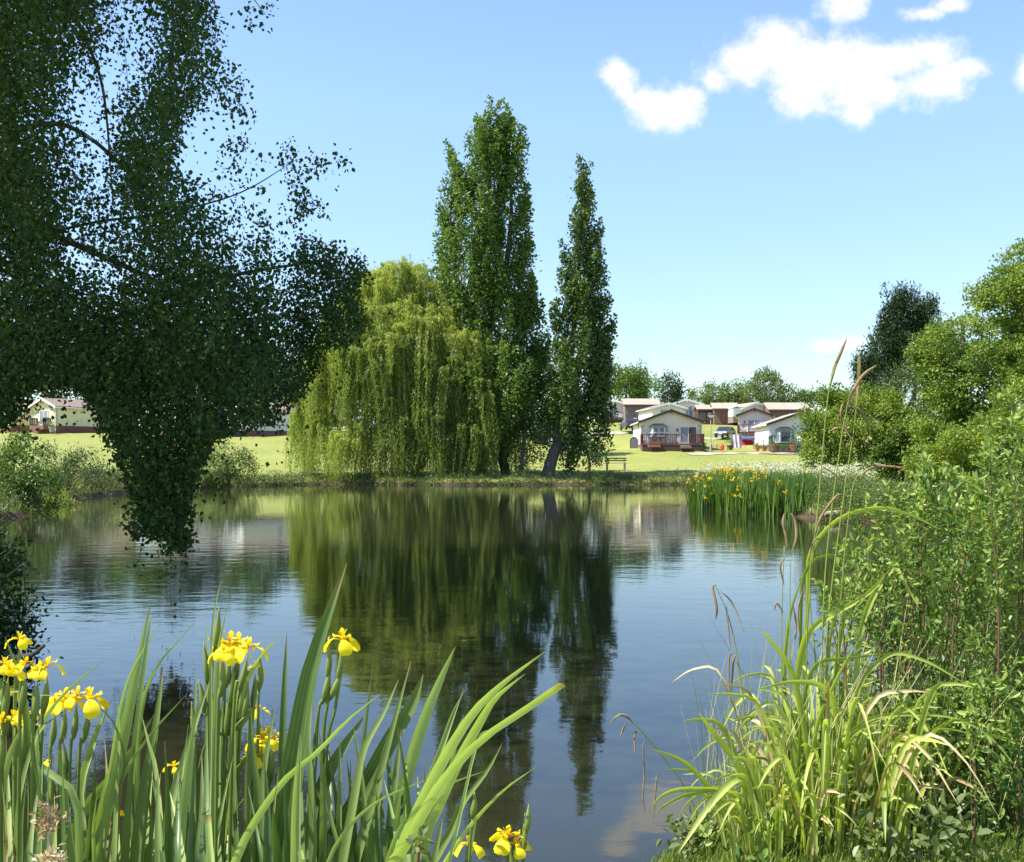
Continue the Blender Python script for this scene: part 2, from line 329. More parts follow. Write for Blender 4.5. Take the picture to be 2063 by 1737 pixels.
def water_mat():
    m = bpy.data.materials.new('pond_water'); m.use_nodes = True; nt = m.node_tree; L = nt.links; N = nt.nodes.new; b = nt.nodes['Principled BSDF']
    b.inputs['Roughness'].default_value = .02; b.inputs['IOR'].default_value = 1.44
    geo = N('ShaderNodeNewGeometry')
    def noise(s, d, st, r=.5):
        mp = N('ShaderNodeMapping'); L.new(geo.outputs['Position'], mp.inputs[0]); mp.inputs['Scale'].default_value = st; mp.inputs['Rotation'].default_value = (0, 0, .3)
        n = N('ShaderNodeTexNoise'); n.inputs['Scale'].default_value = s; n.inputs['Detail'].default_value = d; n.inputs['Roughness'].default_value = r; L.new(mp.outputs[0], n.inputs[0]); return n.outputs[0]
    mx = N('ShaderNodeMixRGB'); mx.inputs[1].default_value = (.021, .0215, .010, 1); mx.inputs[2].default_value = (.016, .0165, .008, 1); L.new(noise(.12, 3, (1, 1, 1)), mx.inputs[0]); L.new(mx.outputs[0], b.inputs['Base Color'])
    def mul(a, v):
        k = N('ShaderNodeMath'); k.operation = 'MULTIPLY'; L.new(a, k.inputs[0])
        if isinstance(v, float): k.inputs[1].default_value = v
        else: L.new(v, k.inputs[1])
        return k.outputs[0]
    def add(a, c):
        k = N('ShaderNodeMath'); k.operation = 'ADD'; L.new(a, k.inputs[0]); L.new(c, k.inputs[1]); return k.outputs[0]
    patch = N('ShaderNodeMapRange'); patch.inputs[1].default_value = .38; patch.inputs[2].default_value = .62; patch.inputs[3].default_value = .35; patch.inputs[4].default_value = 1.15; L.new(noise(.09, 3, (1, .5, 1)), patch.inputs[0])
    h = mul(add(mul(noise(1.3, 2, (1, 1.6, 1)), 1.0), mul(noise(6.5, 3, (1, 1.5, 1)), .22)), patch.outputs[0])
    bp = N('ShaderNodeBump'); bp.inputs['Strength'].default_value = 1; bp.inputs['Distance'].default_value = .0048; L.new(h, bp.inputs['Height']); L.new(bp.outputs[0], b.inputs['Normal'])
    return m
w_ob = mesh_obj('water', [(-26, 1, 0), (26, 1, 0), (26, 86, 0), (-26, 86, 0)], [[(0, 1, 2, 3)]], water_mat())
tag(w_ob, 'murky olive pond water with light ripples', kind='structure')
#PARTS
# ---------------------------------------------------------------- materials
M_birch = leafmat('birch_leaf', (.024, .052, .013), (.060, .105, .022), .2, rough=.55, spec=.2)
M_poplar = leafmat('poplar_leaf', (.070, .130, .024), (.165, .240, .045), .3)
M_poplar2 = leafmat('poplar_leaf_dark', (.048, .092, .024), (.115, .175, .036), .25)
M_willow = leafmat('willow_leaf', (.110, .160, .028), (.390, .420, .085), .4)
M_willow2 = leafmat('willow_leaf_green', (.065, .110, .024), (.150, .200, .040), .3)
M_oak = leafmat('broad_leaf', (.060, .115, .020), (.150, .215, .040), .28)
M_pale = leafmat('pale_leaf', (.105, .140, .050), (.190, .230, .080), .3)
M_dark = leafmat('dark_leaf', (.028, .055, .018), (.055, .090, .024), .2)
M_bright = leafmat('hawthorn_leaf', (.085, .150, .018), (.260, .310, .045), .32)
M_grey = leafmat('grey_leaf', (.045, .078, .022), (.110, .150, .042), .2)
M_conifer = leafmat('conifer_leaf', (.022, .046, .018), (.055, .090, .030), .12, spec=.15)
M_herb = leafmat('bank_herb', (.060, .095, .022), (.190, .215, .060), .25)
M_blade = leafmat('iris_blade', (.040, .098, .018), (.470, .560, .210), .20, tcol=(1.35, 1.6, .5), rough=.36, vein=.2)
M_sedge = leafmat('sedge_blade', (.085, .165, .022), (.500, .550, .140), .34, tcol=(1.4, 1.6, .4), rough=.36, vein=.16)
M_sallow = leafmat('sallow_leaf', (.055, .120, .020), (.300, .380, .095), .27, rough=.42, spec=.3)
M_bud = leafmat('iris_stem', (.090, .170, .030), (.300, .340, .090), .2, vein=.1)
M_petal = leafmat('iris_petal', (.66, .33, .006), (.95, .80, .025), .35, tcol=(1.1, 1.0, .5), rough=.5, spec=.2)
M_wilt = leafmat('wilted_petal', (.30, .17, .09), (.62, .50, .30), .2, tcol=(1, 1, 1))
M_catkin = mat('catkin', (.36, .22, .12), .8, col2=(.22, .15, .07), scale=60, bump=.6, bscale=300)
M_straw = leafmat('dead_blade', (.24, .17, .08), (.55, .44, .24), .2)
M_white_fl = leafmat('cow_parsley_flower', (.40, .44, .22), (.70, .70, .50), .2, tcol=(1, 1, .9))
M_bark = mat('bark', (.13, .10, .075), .9, col2=(.045, .036, .028), scale=3, bump=.8, bscale=14, stretch=(3, 3, .6))
M_greybark = mat('grey_bark', (.13, .115, .095), .9, col2=(.06, .052, .043), scale=3, bump=.8, bscale=14, stretch=(3, 3, .5))
M_redbark = mat('red_bark', (.26, .10, .055), .85, col2=(.14, .055, .035), scale=8, bump=.4)
M_twig = mat('reddish_twig', (.16, .07, .035), .7, col2=(.10, .06, .03), scale=20)

def tree(name, label, cat, base, h_tr, ell, m, dens=1.1, per=70, sig=.42, L=.22, Wd=.62, group=None, bark=None, r0=.3, tint=(.5, .28), nlimb=14,
         up=.35, aniso=(1, 1, 1), trunk=None, inner=.55, lean=0):
    base = np.array(base, float)
    t = thing(name, label, cat, base, group)
    C = clumps(ell, dens, inner); C = C[C[:, 2] > base[2]+.1]
    tc = np.clip(R.normal(tint[0], tint[1], len(C)), 0, 1)
    leafcloud('crown', C, tc, per, sig, L, Wd, m, t, up=up, aniso=aniso)
    mb = MB(); top = base+np.array([lean, 0, h_tr])
    tr = np.array(trunk) if trunk is not None else np.array([base-np.array([0, 0, .3]), base+(top-base)*.35+[lean*.1+.05*h_tr*.2, 0, 0], base+(top-base)*.7, top])
    tr = tr.astype(float); mb.tube(crm(tr, 14), np.linspace(r0, r0*.25, 14)**1, 8)
    tg = C[R.choice(len(C), min(nlimb, len(C)), replace=False)]
    limbs(mb, base, tg, r0*.45, trunk=tr)
    mb.build('trunk', bark or M_bark, t, world=True, smooth=True)
    return t

# ---------------------------------------------------------------- poplars and willow across the pond
def pe(px, py, rx, ry, Y, ry_depth=None):      # ellipsoid from its measured place, at distance Y
    c = P(px, py, Y); k = Y/F
    return (c[0], c[1], c[2], rx*k, (ry_depth or rx)*k, ry*k)
Yp = 85.5
def multi_tree(name, label, cat, base, trunks, ell, m, **k):
    """a tree with several stems given as polylines with radii"""
    base = np.array(base, float); t = thing(name, label, cat, base, k.get('group'))
    C = clumps(ell, k['dens'], k.get('inner', .55)); tc = np.clip(R.normal(*k.get('tint', (.5, .28)), len(C)), 0, 1)
    if k.get('plume'):
        ax = crm(trunks[0][0], 60); plumes('crown', C, lambda z: ax[int(np.argmin(abs(ax[:, 2]-z)))], m, t, tint=k.get('tint', (.5, .28)), **k['plume'])
    else: leafcloud('crown', C, tc, k['per'], k['sig'], k['L'], k.get('Wd', .75), m, t, up=k.get('up', .5), aniso=k.get('aniso', (1, 1, 1.7)))
    for i, (pts, ra, rb) in enumerate(trunks):
        mb = MB(); pp = crm(pts, 20); mb.tube(pp, np.linspace(ra, rb, 20), 8)
        if k.get('nl', 10): limbs(mb, base, C[R.choice(len(C), k.get('nl', 10), replace=False)], ra*.3, bend=-.15, z_from=(.15, .9), trunk=pts)
        mb.build('trunk', k.get('bark', M_greybark), t, world=True, smooth=True)
    return t
def gb(px, Y): x = (px-CX)/F*Y; return np.array([x, Y, gz(x, Y)])
pop_l = [pe(985,260,26,62,Yp), pe(1020,275,22,56,Yp+1), pe(958,290,24,52,Yp-1), pe(1035,310,26,60,Yp), pe(985,340,42,80,Yp), pe(920,355,16,42,Yp-1), pe(908,420,22,62,Yp),
         pe(950,420,40,80,Yp-1.5), pe(1030,400,30,80,Yp+1), pe(1057,425,10,34,Yp+1), pe(900,490,20,50,Yp), pe(930,540,44,90,Yp-1.5), pe(990,520,45,110,Yp-1), pe(1045,520,24,56,Yp+1),
         pe(1052,585,26,46,Yp), pe(1065,640,26,60,Yp+.5), pe(900,590,22,50,Yp), pe(985,650,75,110,Yp-.5), pe(1085,690,20,50,Yp), pe(1040,760,60,90,Yp), pe(1000,780,80,80,Yp-2.5), pe(985,225,9,26,Yp), pe(1022,245,8,30,Yp+1), pe(1000,230,8,22,Yp), pe(912,325,9,30,Yp), pe(1058,400,9,36,Yp), pe(890,455,9,40,Yp), pe(1062,500,9,30,Yp), pe(888,540,10,36,Yp), pe(1070,590,10,36,Yp)]
tree_pl = multi_tree('poplar_tree', 'tallest poplar with many upright columns of leaves behind the weeping willow', 'tree', gb(962, 85),
    [([gb(962, 85)-[0,0,.5], P(965,860,85), P(975,700,85.5), P(985,450,85.5), P(988,230,85.5)], .7, .04),
     ([P(975,700,85.5), P(1015,560,86), P(1030,420,86), P(1022,245,86.5)], .35, .04), ([P(972,720,85), P(930,600,84.5), P(908,480,85), P(912,340,85)], .32, .04)],
    [(e[0], e[1], e[2]-.35, e[3], e[4], e[5]) for e in pop_l], M_poplar, dens=1.12, nl=14, inner=.6, plume=dict(ln=(2.0, 3.6), rad_=.38, per=112))
Yq = 83.5
pop_r = [pe(1175,350,9,40,Yq), pe(1174,395,18,34,Yq), pe(1176,430,26,38,Yq), pe(1180,475,36,42,Yq), pe(1150,520,20,36,Yq), pe(1195,520,22,40,Yq), pe(1170,560,42,50,Yq), pe(1140,590,22,34,Yq),
         pe(1205,590,22,42,Yq), pe(1122,620,16,26,Yq), pe(1168,640,40,50,Yq), pe(1210,650,24,40,Yq), pe(1140,690,24,40,Yq), pe(1195,710,36,50,Yq), pe(1228,668,10,14,Yq), pe(1170,770,44,60,Yq),
         pe(1215,790,30,60,Yq), pe(1130,800,40,60,Yq), pe(1185,860,40,60,Yq), pe(1150,910,22,40,Yq), pe(1158,720,34,70,Yq-1.6), pe(1140,820,32,50,Yq-1.6), pe(1165,600,22,60,Yq-1.2), pe(1120,640,8,26,Yq), pe(1212,740,24,50,Yq), pe(1218,830,18,60,Yq)]
tree_pr = multi_tree('poplar_tree', 'lone narrow poplar on a leaning grey trunk right of the tallest poplar', 'tree', gb(1098, 82.2),
    [([gb(1098, 82.2)-[0,0,.6], P(1112,925,82.6), P(1130,870,83), P(1143,780,83.5), P(1158,640,83.5), P(1168,500,83.5), P(1175,340,83.5)], .52, .03),
     ([P(1140,800,83.4), P(1172,700,84), P(1188,600,84), P(1190,500,84)], .26, .04)],
    [(e[0], e[1], e[2], e[3]*.86, e[4], e[5]) for e in pop_r], M_poplar2, dens=1.08, nl=14, tint=(.45, .3), inner=.6, plume=dict(ln=(1.8, 3.2), rad_=.36, per=105, out=.5))
# curved trunk tree and slender ones in the group
multi_tree('broadleaf_tree', 'dark bushy tree on a curved trunk between the two poplars', 'tree', gb(1024, 84.5),
    [([gb(1024, 84.5)-[0,0,.4], P(1010,920,84.5), P(1000,890,84.6), P(1003,850,84.8), P(1010,780,85)], .42, .12)],
    [pe(1010,800,50,60,85), pe(980,860,40,46,85), pe(1040,830,40,50,85.5), pe(1070,760,34,60,86), pe(1090,740,24,60,86), pe(1085,820,36,50,86), pe(1105,860,24,40,86.5)], M_poplar2, dens=.9, per=48, sig=.42, L=.2, aniso=(1,1,1.2), up=.1, tint=(.35, .25), bark=M_bark)
multi_tree('young_tree', 'thin leafy sapling at the water edge between curved trunk and leaning trunk', 'tree', gb(1050, 82.2),
    [([gb(1050, 82.2)-[0,0,.3], P(1052,920,82.3), P(1058,860,82.5), P(1062,800,82.5)], .16, .05)],
    [pe(1055,915,16,44,82.5), pe(1062,850,26,46,82.5), pe(1085,900,16,30,82.6), pe(1100,860,26,40,83)], M_oak, dens=.7, per=40, sig=.34, L=.16, aniso=(1,1,1.3), up=0, tint=(.45, .25), nl=6)
multi_tree('copper_stemmed_tree', 'small tree with a rust red trunk left of the bench', 'tree', gb(1187, 90),
    [([gb(1187, 90)-[0,0,.2], P(1187,930,90), P(1183,912,90), P(1180,885,90)], .13, .07)],
    [pe(1178,890,22,22,90), pe(1202,912,16,18,90), pe(1195,930,16,10,90), pe(1168,905,12,14,90)], M_poplar2, dens=.6, per=40, sig=.28, L=.15, aniso=(1,1,.9), up=0, bark=M_redbark, nl=6, tint=(.3, .2))
multi_tree('broadleaf_tree', 'rounded green tree whose top shows between the two poplars', 'tree', gb(1130, 112),
    [([gb(1130, 112)-[0,0,.3], P(1130,850,112), P(1130,740,112)], .3, .06)],
    [pe(1128,745,34,38,112), pe(1105,790,34,40,112), pe(1150,790,30,36,112)], M_oak, dens=1.1, per=50, sig=.5, L=.24, aniso=(1,1,1), up=.2, nl=8)
# weeping willow
def willow():
    b = gb(800, 86); t = thing('weeping_willow', 'broad weeping willow with yellow green curtains of leaves reaching the bank', 'tree', b)
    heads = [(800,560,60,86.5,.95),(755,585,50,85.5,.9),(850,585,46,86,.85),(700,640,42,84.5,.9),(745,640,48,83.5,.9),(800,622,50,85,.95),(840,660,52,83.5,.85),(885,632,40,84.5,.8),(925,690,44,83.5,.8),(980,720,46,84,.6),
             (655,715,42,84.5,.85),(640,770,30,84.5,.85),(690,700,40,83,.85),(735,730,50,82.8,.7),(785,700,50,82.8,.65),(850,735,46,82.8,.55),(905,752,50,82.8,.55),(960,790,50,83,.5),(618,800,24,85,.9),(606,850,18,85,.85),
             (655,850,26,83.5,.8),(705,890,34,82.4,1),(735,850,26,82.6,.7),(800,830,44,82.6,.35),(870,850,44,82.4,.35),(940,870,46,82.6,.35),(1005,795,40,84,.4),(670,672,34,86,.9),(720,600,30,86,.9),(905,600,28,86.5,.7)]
    Pl, Dl, Nl, Ll, Tl = [], [], [], [], []
    for (hx, hy, r, Y, bright) in heads:  # bright: sunlit top and left, shaded lower right, put into the leaf tint
        k = Y/F; c = P(hx, hy, Y); rr = r*k
        for bnd in range(int((27 if bright > .62 else 36)*(r/40)**1.5)):
            a = R.uniform(0, 2*math.pi); q = rr*math.sqrt(R.uniform(.05, 1.25)); dx, dy = math.cos(a)*q, math.sin(a)*q
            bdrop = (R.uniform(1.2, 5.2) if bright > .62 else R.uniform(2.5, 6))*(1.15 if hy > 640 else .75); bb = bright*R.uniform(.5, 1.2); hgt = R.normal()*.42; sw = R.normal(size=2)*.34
            for s in range(int(R.integers(5, 13))):
                j = R.normal(size=2)*.25; top = c+np.array([dx*.3+j[0], dy*.3+j[1], rr*.25+hgt*.4]); shoulder = c+np.array([dx+j[0], dy+j[1], rr*.42*(1-(q/rr)**2*.8)+hgt+R.normal()*.12])
                drop = min(bdrop*R.uniform(.75, 1.15), shoulder[2]-.3-R.uniform(0, 1.1))
                end = shoulder+np.array([dx*.10+sw[0]+R.normal()*.08, dy*.10+sw[1]+R.normal()*.08, -max(drop, .5)]); mid = shoulder+np.array([dx*.12, dy*.12, -.3])
                n = int(10+drop*13); pts = crm([top, shoulder, mid, (mid+end)/2+R.normal(size=3)*.06, end], n); tan = nrm(np.gradient(pts, axis=0))
                pts = pts[n//9:]; tan = tan[n//9:]; n = len(pts)
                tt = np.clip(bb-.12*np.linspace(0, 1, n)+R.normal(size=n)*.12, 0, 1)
                for rep in range(2):
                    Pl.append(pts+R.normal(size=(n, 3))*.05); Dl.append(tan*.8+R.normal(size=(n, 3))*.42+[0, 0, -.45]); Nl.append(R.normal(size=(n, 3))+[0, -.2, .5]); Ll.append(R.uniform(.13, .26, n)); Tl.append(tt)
    Pn, D, Nn, L, T = map(np.concatenate, (Pl, Dl, Nl, Ll, Tl)); k = Pn[:, 2] > .15; Pn, D, Nn, L, T = Pn[k], D[k], Nn[k], L[k], T[k]
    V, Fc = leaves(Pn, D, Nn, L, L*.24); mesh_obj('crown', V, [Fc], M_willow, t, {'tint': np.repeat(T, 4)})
    mb = MB(); tr = np.array([b-[0, 0, .4], b+[.3, 0, 3], b+[-.2, 0, 6], b+[.3, 0, 9.5]]); mb.tube(crm(tr, 14), np.linspace(.7, .2, 14), 8)
    limbs(mb, b, np.array([P(h[0], h[1], h[3]) for h in heads[:18]]), .3, bend=.35, z_from=(.25, .7), trunk=tr); mb.build('trunk', M_bark, t, world=True, smooth=True)
willow()

# ---------------------------------------------------------------- trees and shrubs on the right-hand side
def bush(name, label, px, Y, ell, m, h=2, group=None, cat='bush', **k):
    return tree(name, label, cat, gb(px, Y), h, [pe(*e) for e in ell], m, group=group, **k)
bush('conifer_tree', 'dark blue green conifer rising behind the bright bushes on the right', 1810, 62, [(1800,640,22,60,62),(1830,640,38,52,62),(1865,650,30,40,62),(1790,700,34,50,62),(1840,710,60,60,62),(1745,745,26,34,62),(1770,770,40,50,62)],
     M_conifer, 9, cat='tree', dens=.62, per=110, sig=.27, L=.22, Wd=.3, up=.9, aniso=(.8,.8,1.5), tint=(.4,.3), r0=.3)
bush('hawthorn_bush', 'large rounded bright green bush beside the green decked lodge', 1730, 50, [(1720,870,90,85,50),(1660,900,50,60,49.5),(1780,880,70,90,49),(1690,820,50,40,50),(1760,830,60,50,50.5),(1640,850,26,40,49.5)],
     M_bright, 3, dens=.55, per=75, sig=.21, L=.13, r0=.12, tint=(.5,.3), aniso=(1,1,.8))
bush('grey_leaved_bush', 'greyish green bush between the conifer and the bright trees', 1840, 52, [(1830,800,60,70,52),(1870,850,60,60,52),(1800,790,36,40,52.5)], M_grey, 3, dens=.6, per=60, sig=.24, L=.12, Wd=.4, r0=.12)
bush('broadleaf_tree', 'tall spreading light green tree cut by the right edge', 2070, 48, [(2040,575,60,36,47.5),(2000,595,50,24,47),(2070,530,60,40,48),(2080,640,80,60,48),(2110,590,90,80,49),(2030,690,60,60,47.5),(1985,610,30,14,46.5),(2150,700,120,120,49)],
     M_bright, 10, cat='tree', dens=.62, per=70, sig=.24, L=.15, r0=.3, tint=(.45,.3), aniso=(1.2,1.2,.6))
bush('broadleaf_tree', 'dense mid green tree in front of the conifer on the right', 1940, 46, [(1930,700,90,60,46),(1890,740,60,50,46),(1960,780,90,80,45.5),(1900,840,60,70,45.5),(2020,760,70,80,46),(1990,880,80,80,45)],
     M_bright, 7, cat='tree', dens=.6, per=80, sig=.24, L=.14, r0=.28, tint=(.3,.28), aniso=(1.1,1.1,.7))
bush('hawthorn_bush', 'wide dark green thicket filling the gap under the conifer', 1880, 48.5, [(1850,900,80,80,48.5),(1930,900,70,90,48.5),(1800,930,60,55,48),(1990,930,60,60,48),(1900,820,50,50,49)], M_oak, 2.5, dens=.58, per=75, sig=.22, L=.13, r0=.1, tint=(.5,.3), aniso=(1,1,.8))
bush('hawthorn_bush', 'low yellow green bush at the right edge under the tall tree', 2020, 43, [(2010,890,60,80,43),(1950,920,60,60,43),(2060,850,60,90,43),(1880,930,50,50,43.5)], M_bright, 2.5, dens=.5, per=75, sig=.2, L=.12, r0=.1, tint=(.6,.28), aniso=(1,1,.8))

# left bank shrubs
bush('leafy_bush', 'bright green bush on the left bank at the frame edge', 40, 39, [(40,940,50,60,39),(10,980,60,50,38.5),(70,985,60,50,38.5),(30,900,30,34,39)], M_oak, 1.5, dens=.5, per=80, sig=.2, L=.10, r0=.08, tint=(.55,.3))
bush('leafy_bush', 'brownish green shrub beyond the bright bush on the left bank', 140, 50, [(120,930,40,36,50),(165,945,40,34,50),(200,960,36,30,50),(95,925,20,26,50)], M_grey, 1.2, dens=.6, per=60, sig=.24, L=.12, Wd=.35, r0=.07, up=.9, tint=(.2,.25))
bush('leafy_bush', 'dark rounded bush overhanging the water behind the hanging birch spray', 460, 74, [(460,930,40,46,74),(490,950,26,30,74),(430,945,36,40,74),(500,925,14,24,74.5)], M_willow2, 1.5, dens=.75, per=60, sig=.32, L=.18, Wd=.35, r0=.09, up=.5, tint=(.4,.3))
bush('leafy_bush', 'pale green bush partly hidden by the hanging birch spray', 380, 70, [(370,940,50,30,70),(320,950,40,30,70),(260,955,50,30,66)], M_bright, 1.2, dens=.8, per=50, sig=.34, L=.17, Wd=.4, r0=.08, tint=(.5,.3))
bush('small_bush', 'yellow green tuft hanging over the water by the left bank', 118, 45.5, [(118,1012,28,14,45)], M_bright, .4, dens=.4, per=60, sig=.16, L=.1, r0=.03, tint=(.8,.2), nlimb=4)

# trees far behind the lodges
far = [('poplar_tree', 'pointed poplar top among trees left of the far lodges', 1278, 195, [(1275,758,10,34),(1292,770,9,34),(1284,785,22,30)], M_oak),
       ('broadleaf_tree', 'bright green tree mass beside the lone poplar behind the lodges', 1262, 190, [(1262,775,34,34),(1240,760,26,30),(1300,785,30,24)], M_oak),
       ('broadleaf_tree', 'oval dark blue green tree behind the wooden lodge', 1352, 200, [(1352,782,26,26),(1350,800,24,20)], M_dark),
       ('broadleaf_tree', 'small green tree right of the oval dark tree', 1390, 205, [(1392,802,14,12)], M_oak),
       ('broadleaf_tree', 'pale green leafy tree left in the far tree line', 1436, 210, [(1436,798,26,24),(1425,815,20,20)], M_pale),
       ('broadleaf_tree', 'dark rounded tree in the middle of the far tree line', 1480, 215, [(1480,790,28,24),(1470,812,30,20)], M_oak),
       ('broadleaf_tree', 'large pale feathery tree behind the upper lodge', 1545, 212, [(1545,780,36,30),(1580,800,30,26),(1510,800,26,24),(1540,758,18,12)], M_pale),
       ('broadleaf_tree', 'small dark tree at the right end of the far tree line', 1622, 212, [(1615,806,24,14),(1590,815,20,14),(1640,802,14,12)], M_oak)]
for nm, lb, px, Y, el, m in far:
    tree(nm, lb, 'tree', gb(px, Y), P(px, el[0][1], Y)[2]-gb(px, Y)[2], [pe(*e, Y) for e in el], m, dens=1.3, per=46, sig=.62, L=.42, r0=.3, nlimb=8, tint=(.5, .3))
wood = [(20,700,60,80),(110,720,60,70),(190,705,60,70),(270,715,60,80),(350,700,60,80),(430,720,50,70),(500,705,50,70),(565,735,44,60),(625,740,40,60),(-60,710,60,80),(700,760,40,40),(780,780,50,40)]
for i, (px, py, rx, ry) in enumerate(wood):
    tree('broadleaf_tree', 'dark woodland tree behind the left-hand lodges', 'tree', gb(px, 165+(i*7) % 20), 8, [pe(px, py+20, rx, ry*.8, 165+(i*7) % 20), pe(px+20, py+50, rx, ry*.7, 163+(i*7) % 20)], M_dark if i % 3 else M_oak,
         dens=2.0, per=50, sig=.9, L=.5, r0=.3, nlimb=6, group='dark trees of the wood behind the left-hand lodges')

# ---------------------------------------------------------------- near birch hanging in from the left
BIRCH = [(-260,-260),(380,-200),(425,-40),(436,20),(452,70),(490,135),(497,200),(520,246),(498,252),(470,235),(440,200),(428,170),(402,215),(372,232),(352,290),(346,330),(366,350),(388,360),(425,352),(446,318),
         (452,292),(500,262),(520,305),(560,300),(590,262),(612,292),(622,302),(660,318),(663,338),(630,350),(612,352),(600,372),(650,410),(668,440),(628,430),(600,450),(585,470),(640,478),(700,490),(738,520),(750,540),(735,560),
         (716,590),(724,640),(700,695),(668,700),(645,690),(640,735),(610,790),(572,830),(560,870),(538,845),(515,862),(470,868),(420,890),(392,950),(376,1000),(376,1060),(374,1108),(340,1110),(330,1075),(285,1082),(262,1070),
         (268,1010),(258,950),(236,915),(222,870),(190,835),(165,775),(100,775),(60,780),(40,840),(0,862),(-40,840),(-260,900)]
def birch():
    b = np.array([-10.9, 17.0, gz(-10.9, 17.0)])
    t = thing('silver_birch_tree', 'dark birch with drooping leafy twigs hanging over the pond from the left', 'tree', b)
    n = 112000; px = R.uniform(-260, 760, n); py = R.uniform(-260, 1115, n); k = in_poly(px, py, BIRCH); px, py = px[k], py[k]
    gap = np.sin(px*.021+1.3*np.sin(py*.006))+.7*np.sin(py*.017+px*.006+2)+.5*np.sin(px*.055+2*np.sin(py*.011))
    up_ = np.clip((560-py)/400, 0, 1)                          # hanging columns with sky between them near the top
    prob = np.where(up_ > 0, np.clip(.24+.36*gap, .03, .9), .62+.15*gap); prob = np.where((py > 380) & (px < 520), prob+.2, prob)
    sparse = in_poly(px, py, [(500,262),(520,305),(600,330),(585,470),(668,440),(640,380),(700,330),(600,255)]); prob = np.where(sparse, .30, prob)
    lowr = in_poly(px, py, [(440,780),(600,780),(600,900),(440,900)]); prob = np.where(lowr, .38, prob)
    bay = in_poly(px, py, [(205,180),(228,180),(240,260),(215,270)]); prob = np.where(bay, .02, prob)
    k = R.uniform(size=len(px)) < prob*.19; px, py = px[k], py[k]
    Pl, Dl, Nl, Ll, Tl = [], [], [], [], []; mb = []
    for x, y in zip(px, py):
        Y = R.normal(15.2, 1.9) if y < 840 else R.normal(12.9, .45)
        if x > 560: Y = R.normal(15.8, .9)
        Y = min(max(Y, 11.8), 20); s = P(x, y, Y); m_ = 24; ln = R.uniform(.35, .95) if y > 300 else R.uniform(.6, 1.5)
        outw = R.normal(size=2)*.10; side = .34 if (x > 480 and y < 700) else .08
        pts = crm([s, s+[side*ln*.5+outw[0]*ln, outw[1], -ln*.25], s+[side*ln*.8+outw[0]*ln, outw[1]*1.5, -ln*.75], s+[side*ln+outw[0]*1.2*ln, outw[1]*2, -ln]], m_)
        k2 = in_poly(CX+F*pts[:, 0]/pts[:, 1], YH-(pts[:, 2]-EYE)*F/pts[:, 1], BIRCH) | (R.uniform(size=m_) < .04)
        if k2.sum() < 4: continue
        if R.uniform() < .04 and k2.all(): mb.append(pts[::4])
        q = pts[k2]; c = len(q); jl = .075
        Pl.append(q+R.normal(size=(c, 3))*jl*[.8, 1, .5]); d = R.normal(size=(c, 3))*.7; d[:, 2] -= .75; Dl.append(d); Nl.append(R.normal(size=(c, 3))+[0, 0, .3])
        Ll.append(R.uniform(.038, .076, c)); Tl.append(np.clip(R.normal(.45, .25)+R.normal(size=c)*.2, 0, 1))
    Pn, D, Nn, L, T = map(np.concatenate, (Pl, Dl, Nl, Ll, Tl))
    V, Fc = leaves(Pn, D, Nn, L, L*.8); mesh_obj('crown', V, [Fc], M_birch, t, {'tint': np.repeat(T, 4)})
    # the rest of the crown, over and behind what the view shows; unseen near lobes added to shade the water
    C = clumps([(-10.5, 17.5, 13.5, 5.2, 5.5, 4.5), (-8.5, 20, 10, 4.5, 4.5, 4), (-11, 18, 8, 4, 6, 5), (-7.2, 17.5, 11.2, 3.6, 4.2, 2.6), (-13, 15, 9, 4, 5, 4), (-8.2, 9.0, 13.2, 5.8, 4.6, 3.6), (-5.5, 11.5, 12.4, 3.6, 2.8, 2.6), (-10.5, 12, 12, 4, 4, 4)], .8, .45)
    pxx = CX+F*C[:, 0]/C[:, 1]; pyy = YH-(C[:, 2]-EYE)*F/C[:, 1]; vis = (pxx > -60) & (pyy > -60)
    keep = ~vis | in_poly(pxx, pyy, [(-300,-300),(60,-300),(70,300),(120,500),(420,540),(560,580),(420,640),(120,640),(-300,640)])
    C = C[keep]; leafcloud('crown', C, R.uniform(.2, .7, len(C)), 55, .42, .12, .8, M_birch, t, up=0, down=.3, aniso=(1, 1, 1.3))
    mt = MB(); tr = np.array([b-[0, 0, .4], b+[.3, 0, 4], b+[.1, .2, 9], b+[.6, .2, 15]]); mt.tube(crm(tr, 18), np.linspace(.32, .06, 18), 9)
    for pts, r in [([b+[.2, 0, 5], P(-60,330,16), P(120,250,16), P(300,380,15.8), P(420,480,15.6)], .06), ([b+[.2, 0, 3.2], P(-50,700,16), P(200,650,15.8), P(450,560,15.8), P(690,520,15.8)], .08),
                   ([b+[.1, 0, 4.5], P(100,470,16), P(330,430,15.8), P(480,390,15.6), P(600,320,15.6)], .028), ([P(100,470,16), P(300,560,15.4), P(420,640,15), P(560,700,15)], .05),
                   ([P(120,640,15.8), P(220,740,14.6), P(290,850,13.5), P(320,960,13)], .05), ([b+[.2, 0, 8], P(40,-20,16), P(190,120,15.8), P(230,420,15.6)], .06),
                   ([b+[.3, 0, 7.5], (-10, 14.5, 10.5), (-8.5, 11.5, 12.5), (-5.5, 10.8, 13)], .12), ([b+[.2, 0, 9], P(150,-160,16), P(330,-60,15.8), P(345,160,15.5), P(350,250,15.4)], .05), ([b+[.2, 0, 9.5], P(250,-220,16), P(420,-120,15.8), P(490,-30,15.6), P(535,30,15.5)], .03)]:
        mt.tube(crm(pts, 26), np.linspace(r, r*.15, 26), 6)
    mt.build('trunk', M_bark, t, world=True, smooth=True); [MB().tube(q, .004, 3).build('twig', M_bark, t, world=True) for q in mb[:60]]
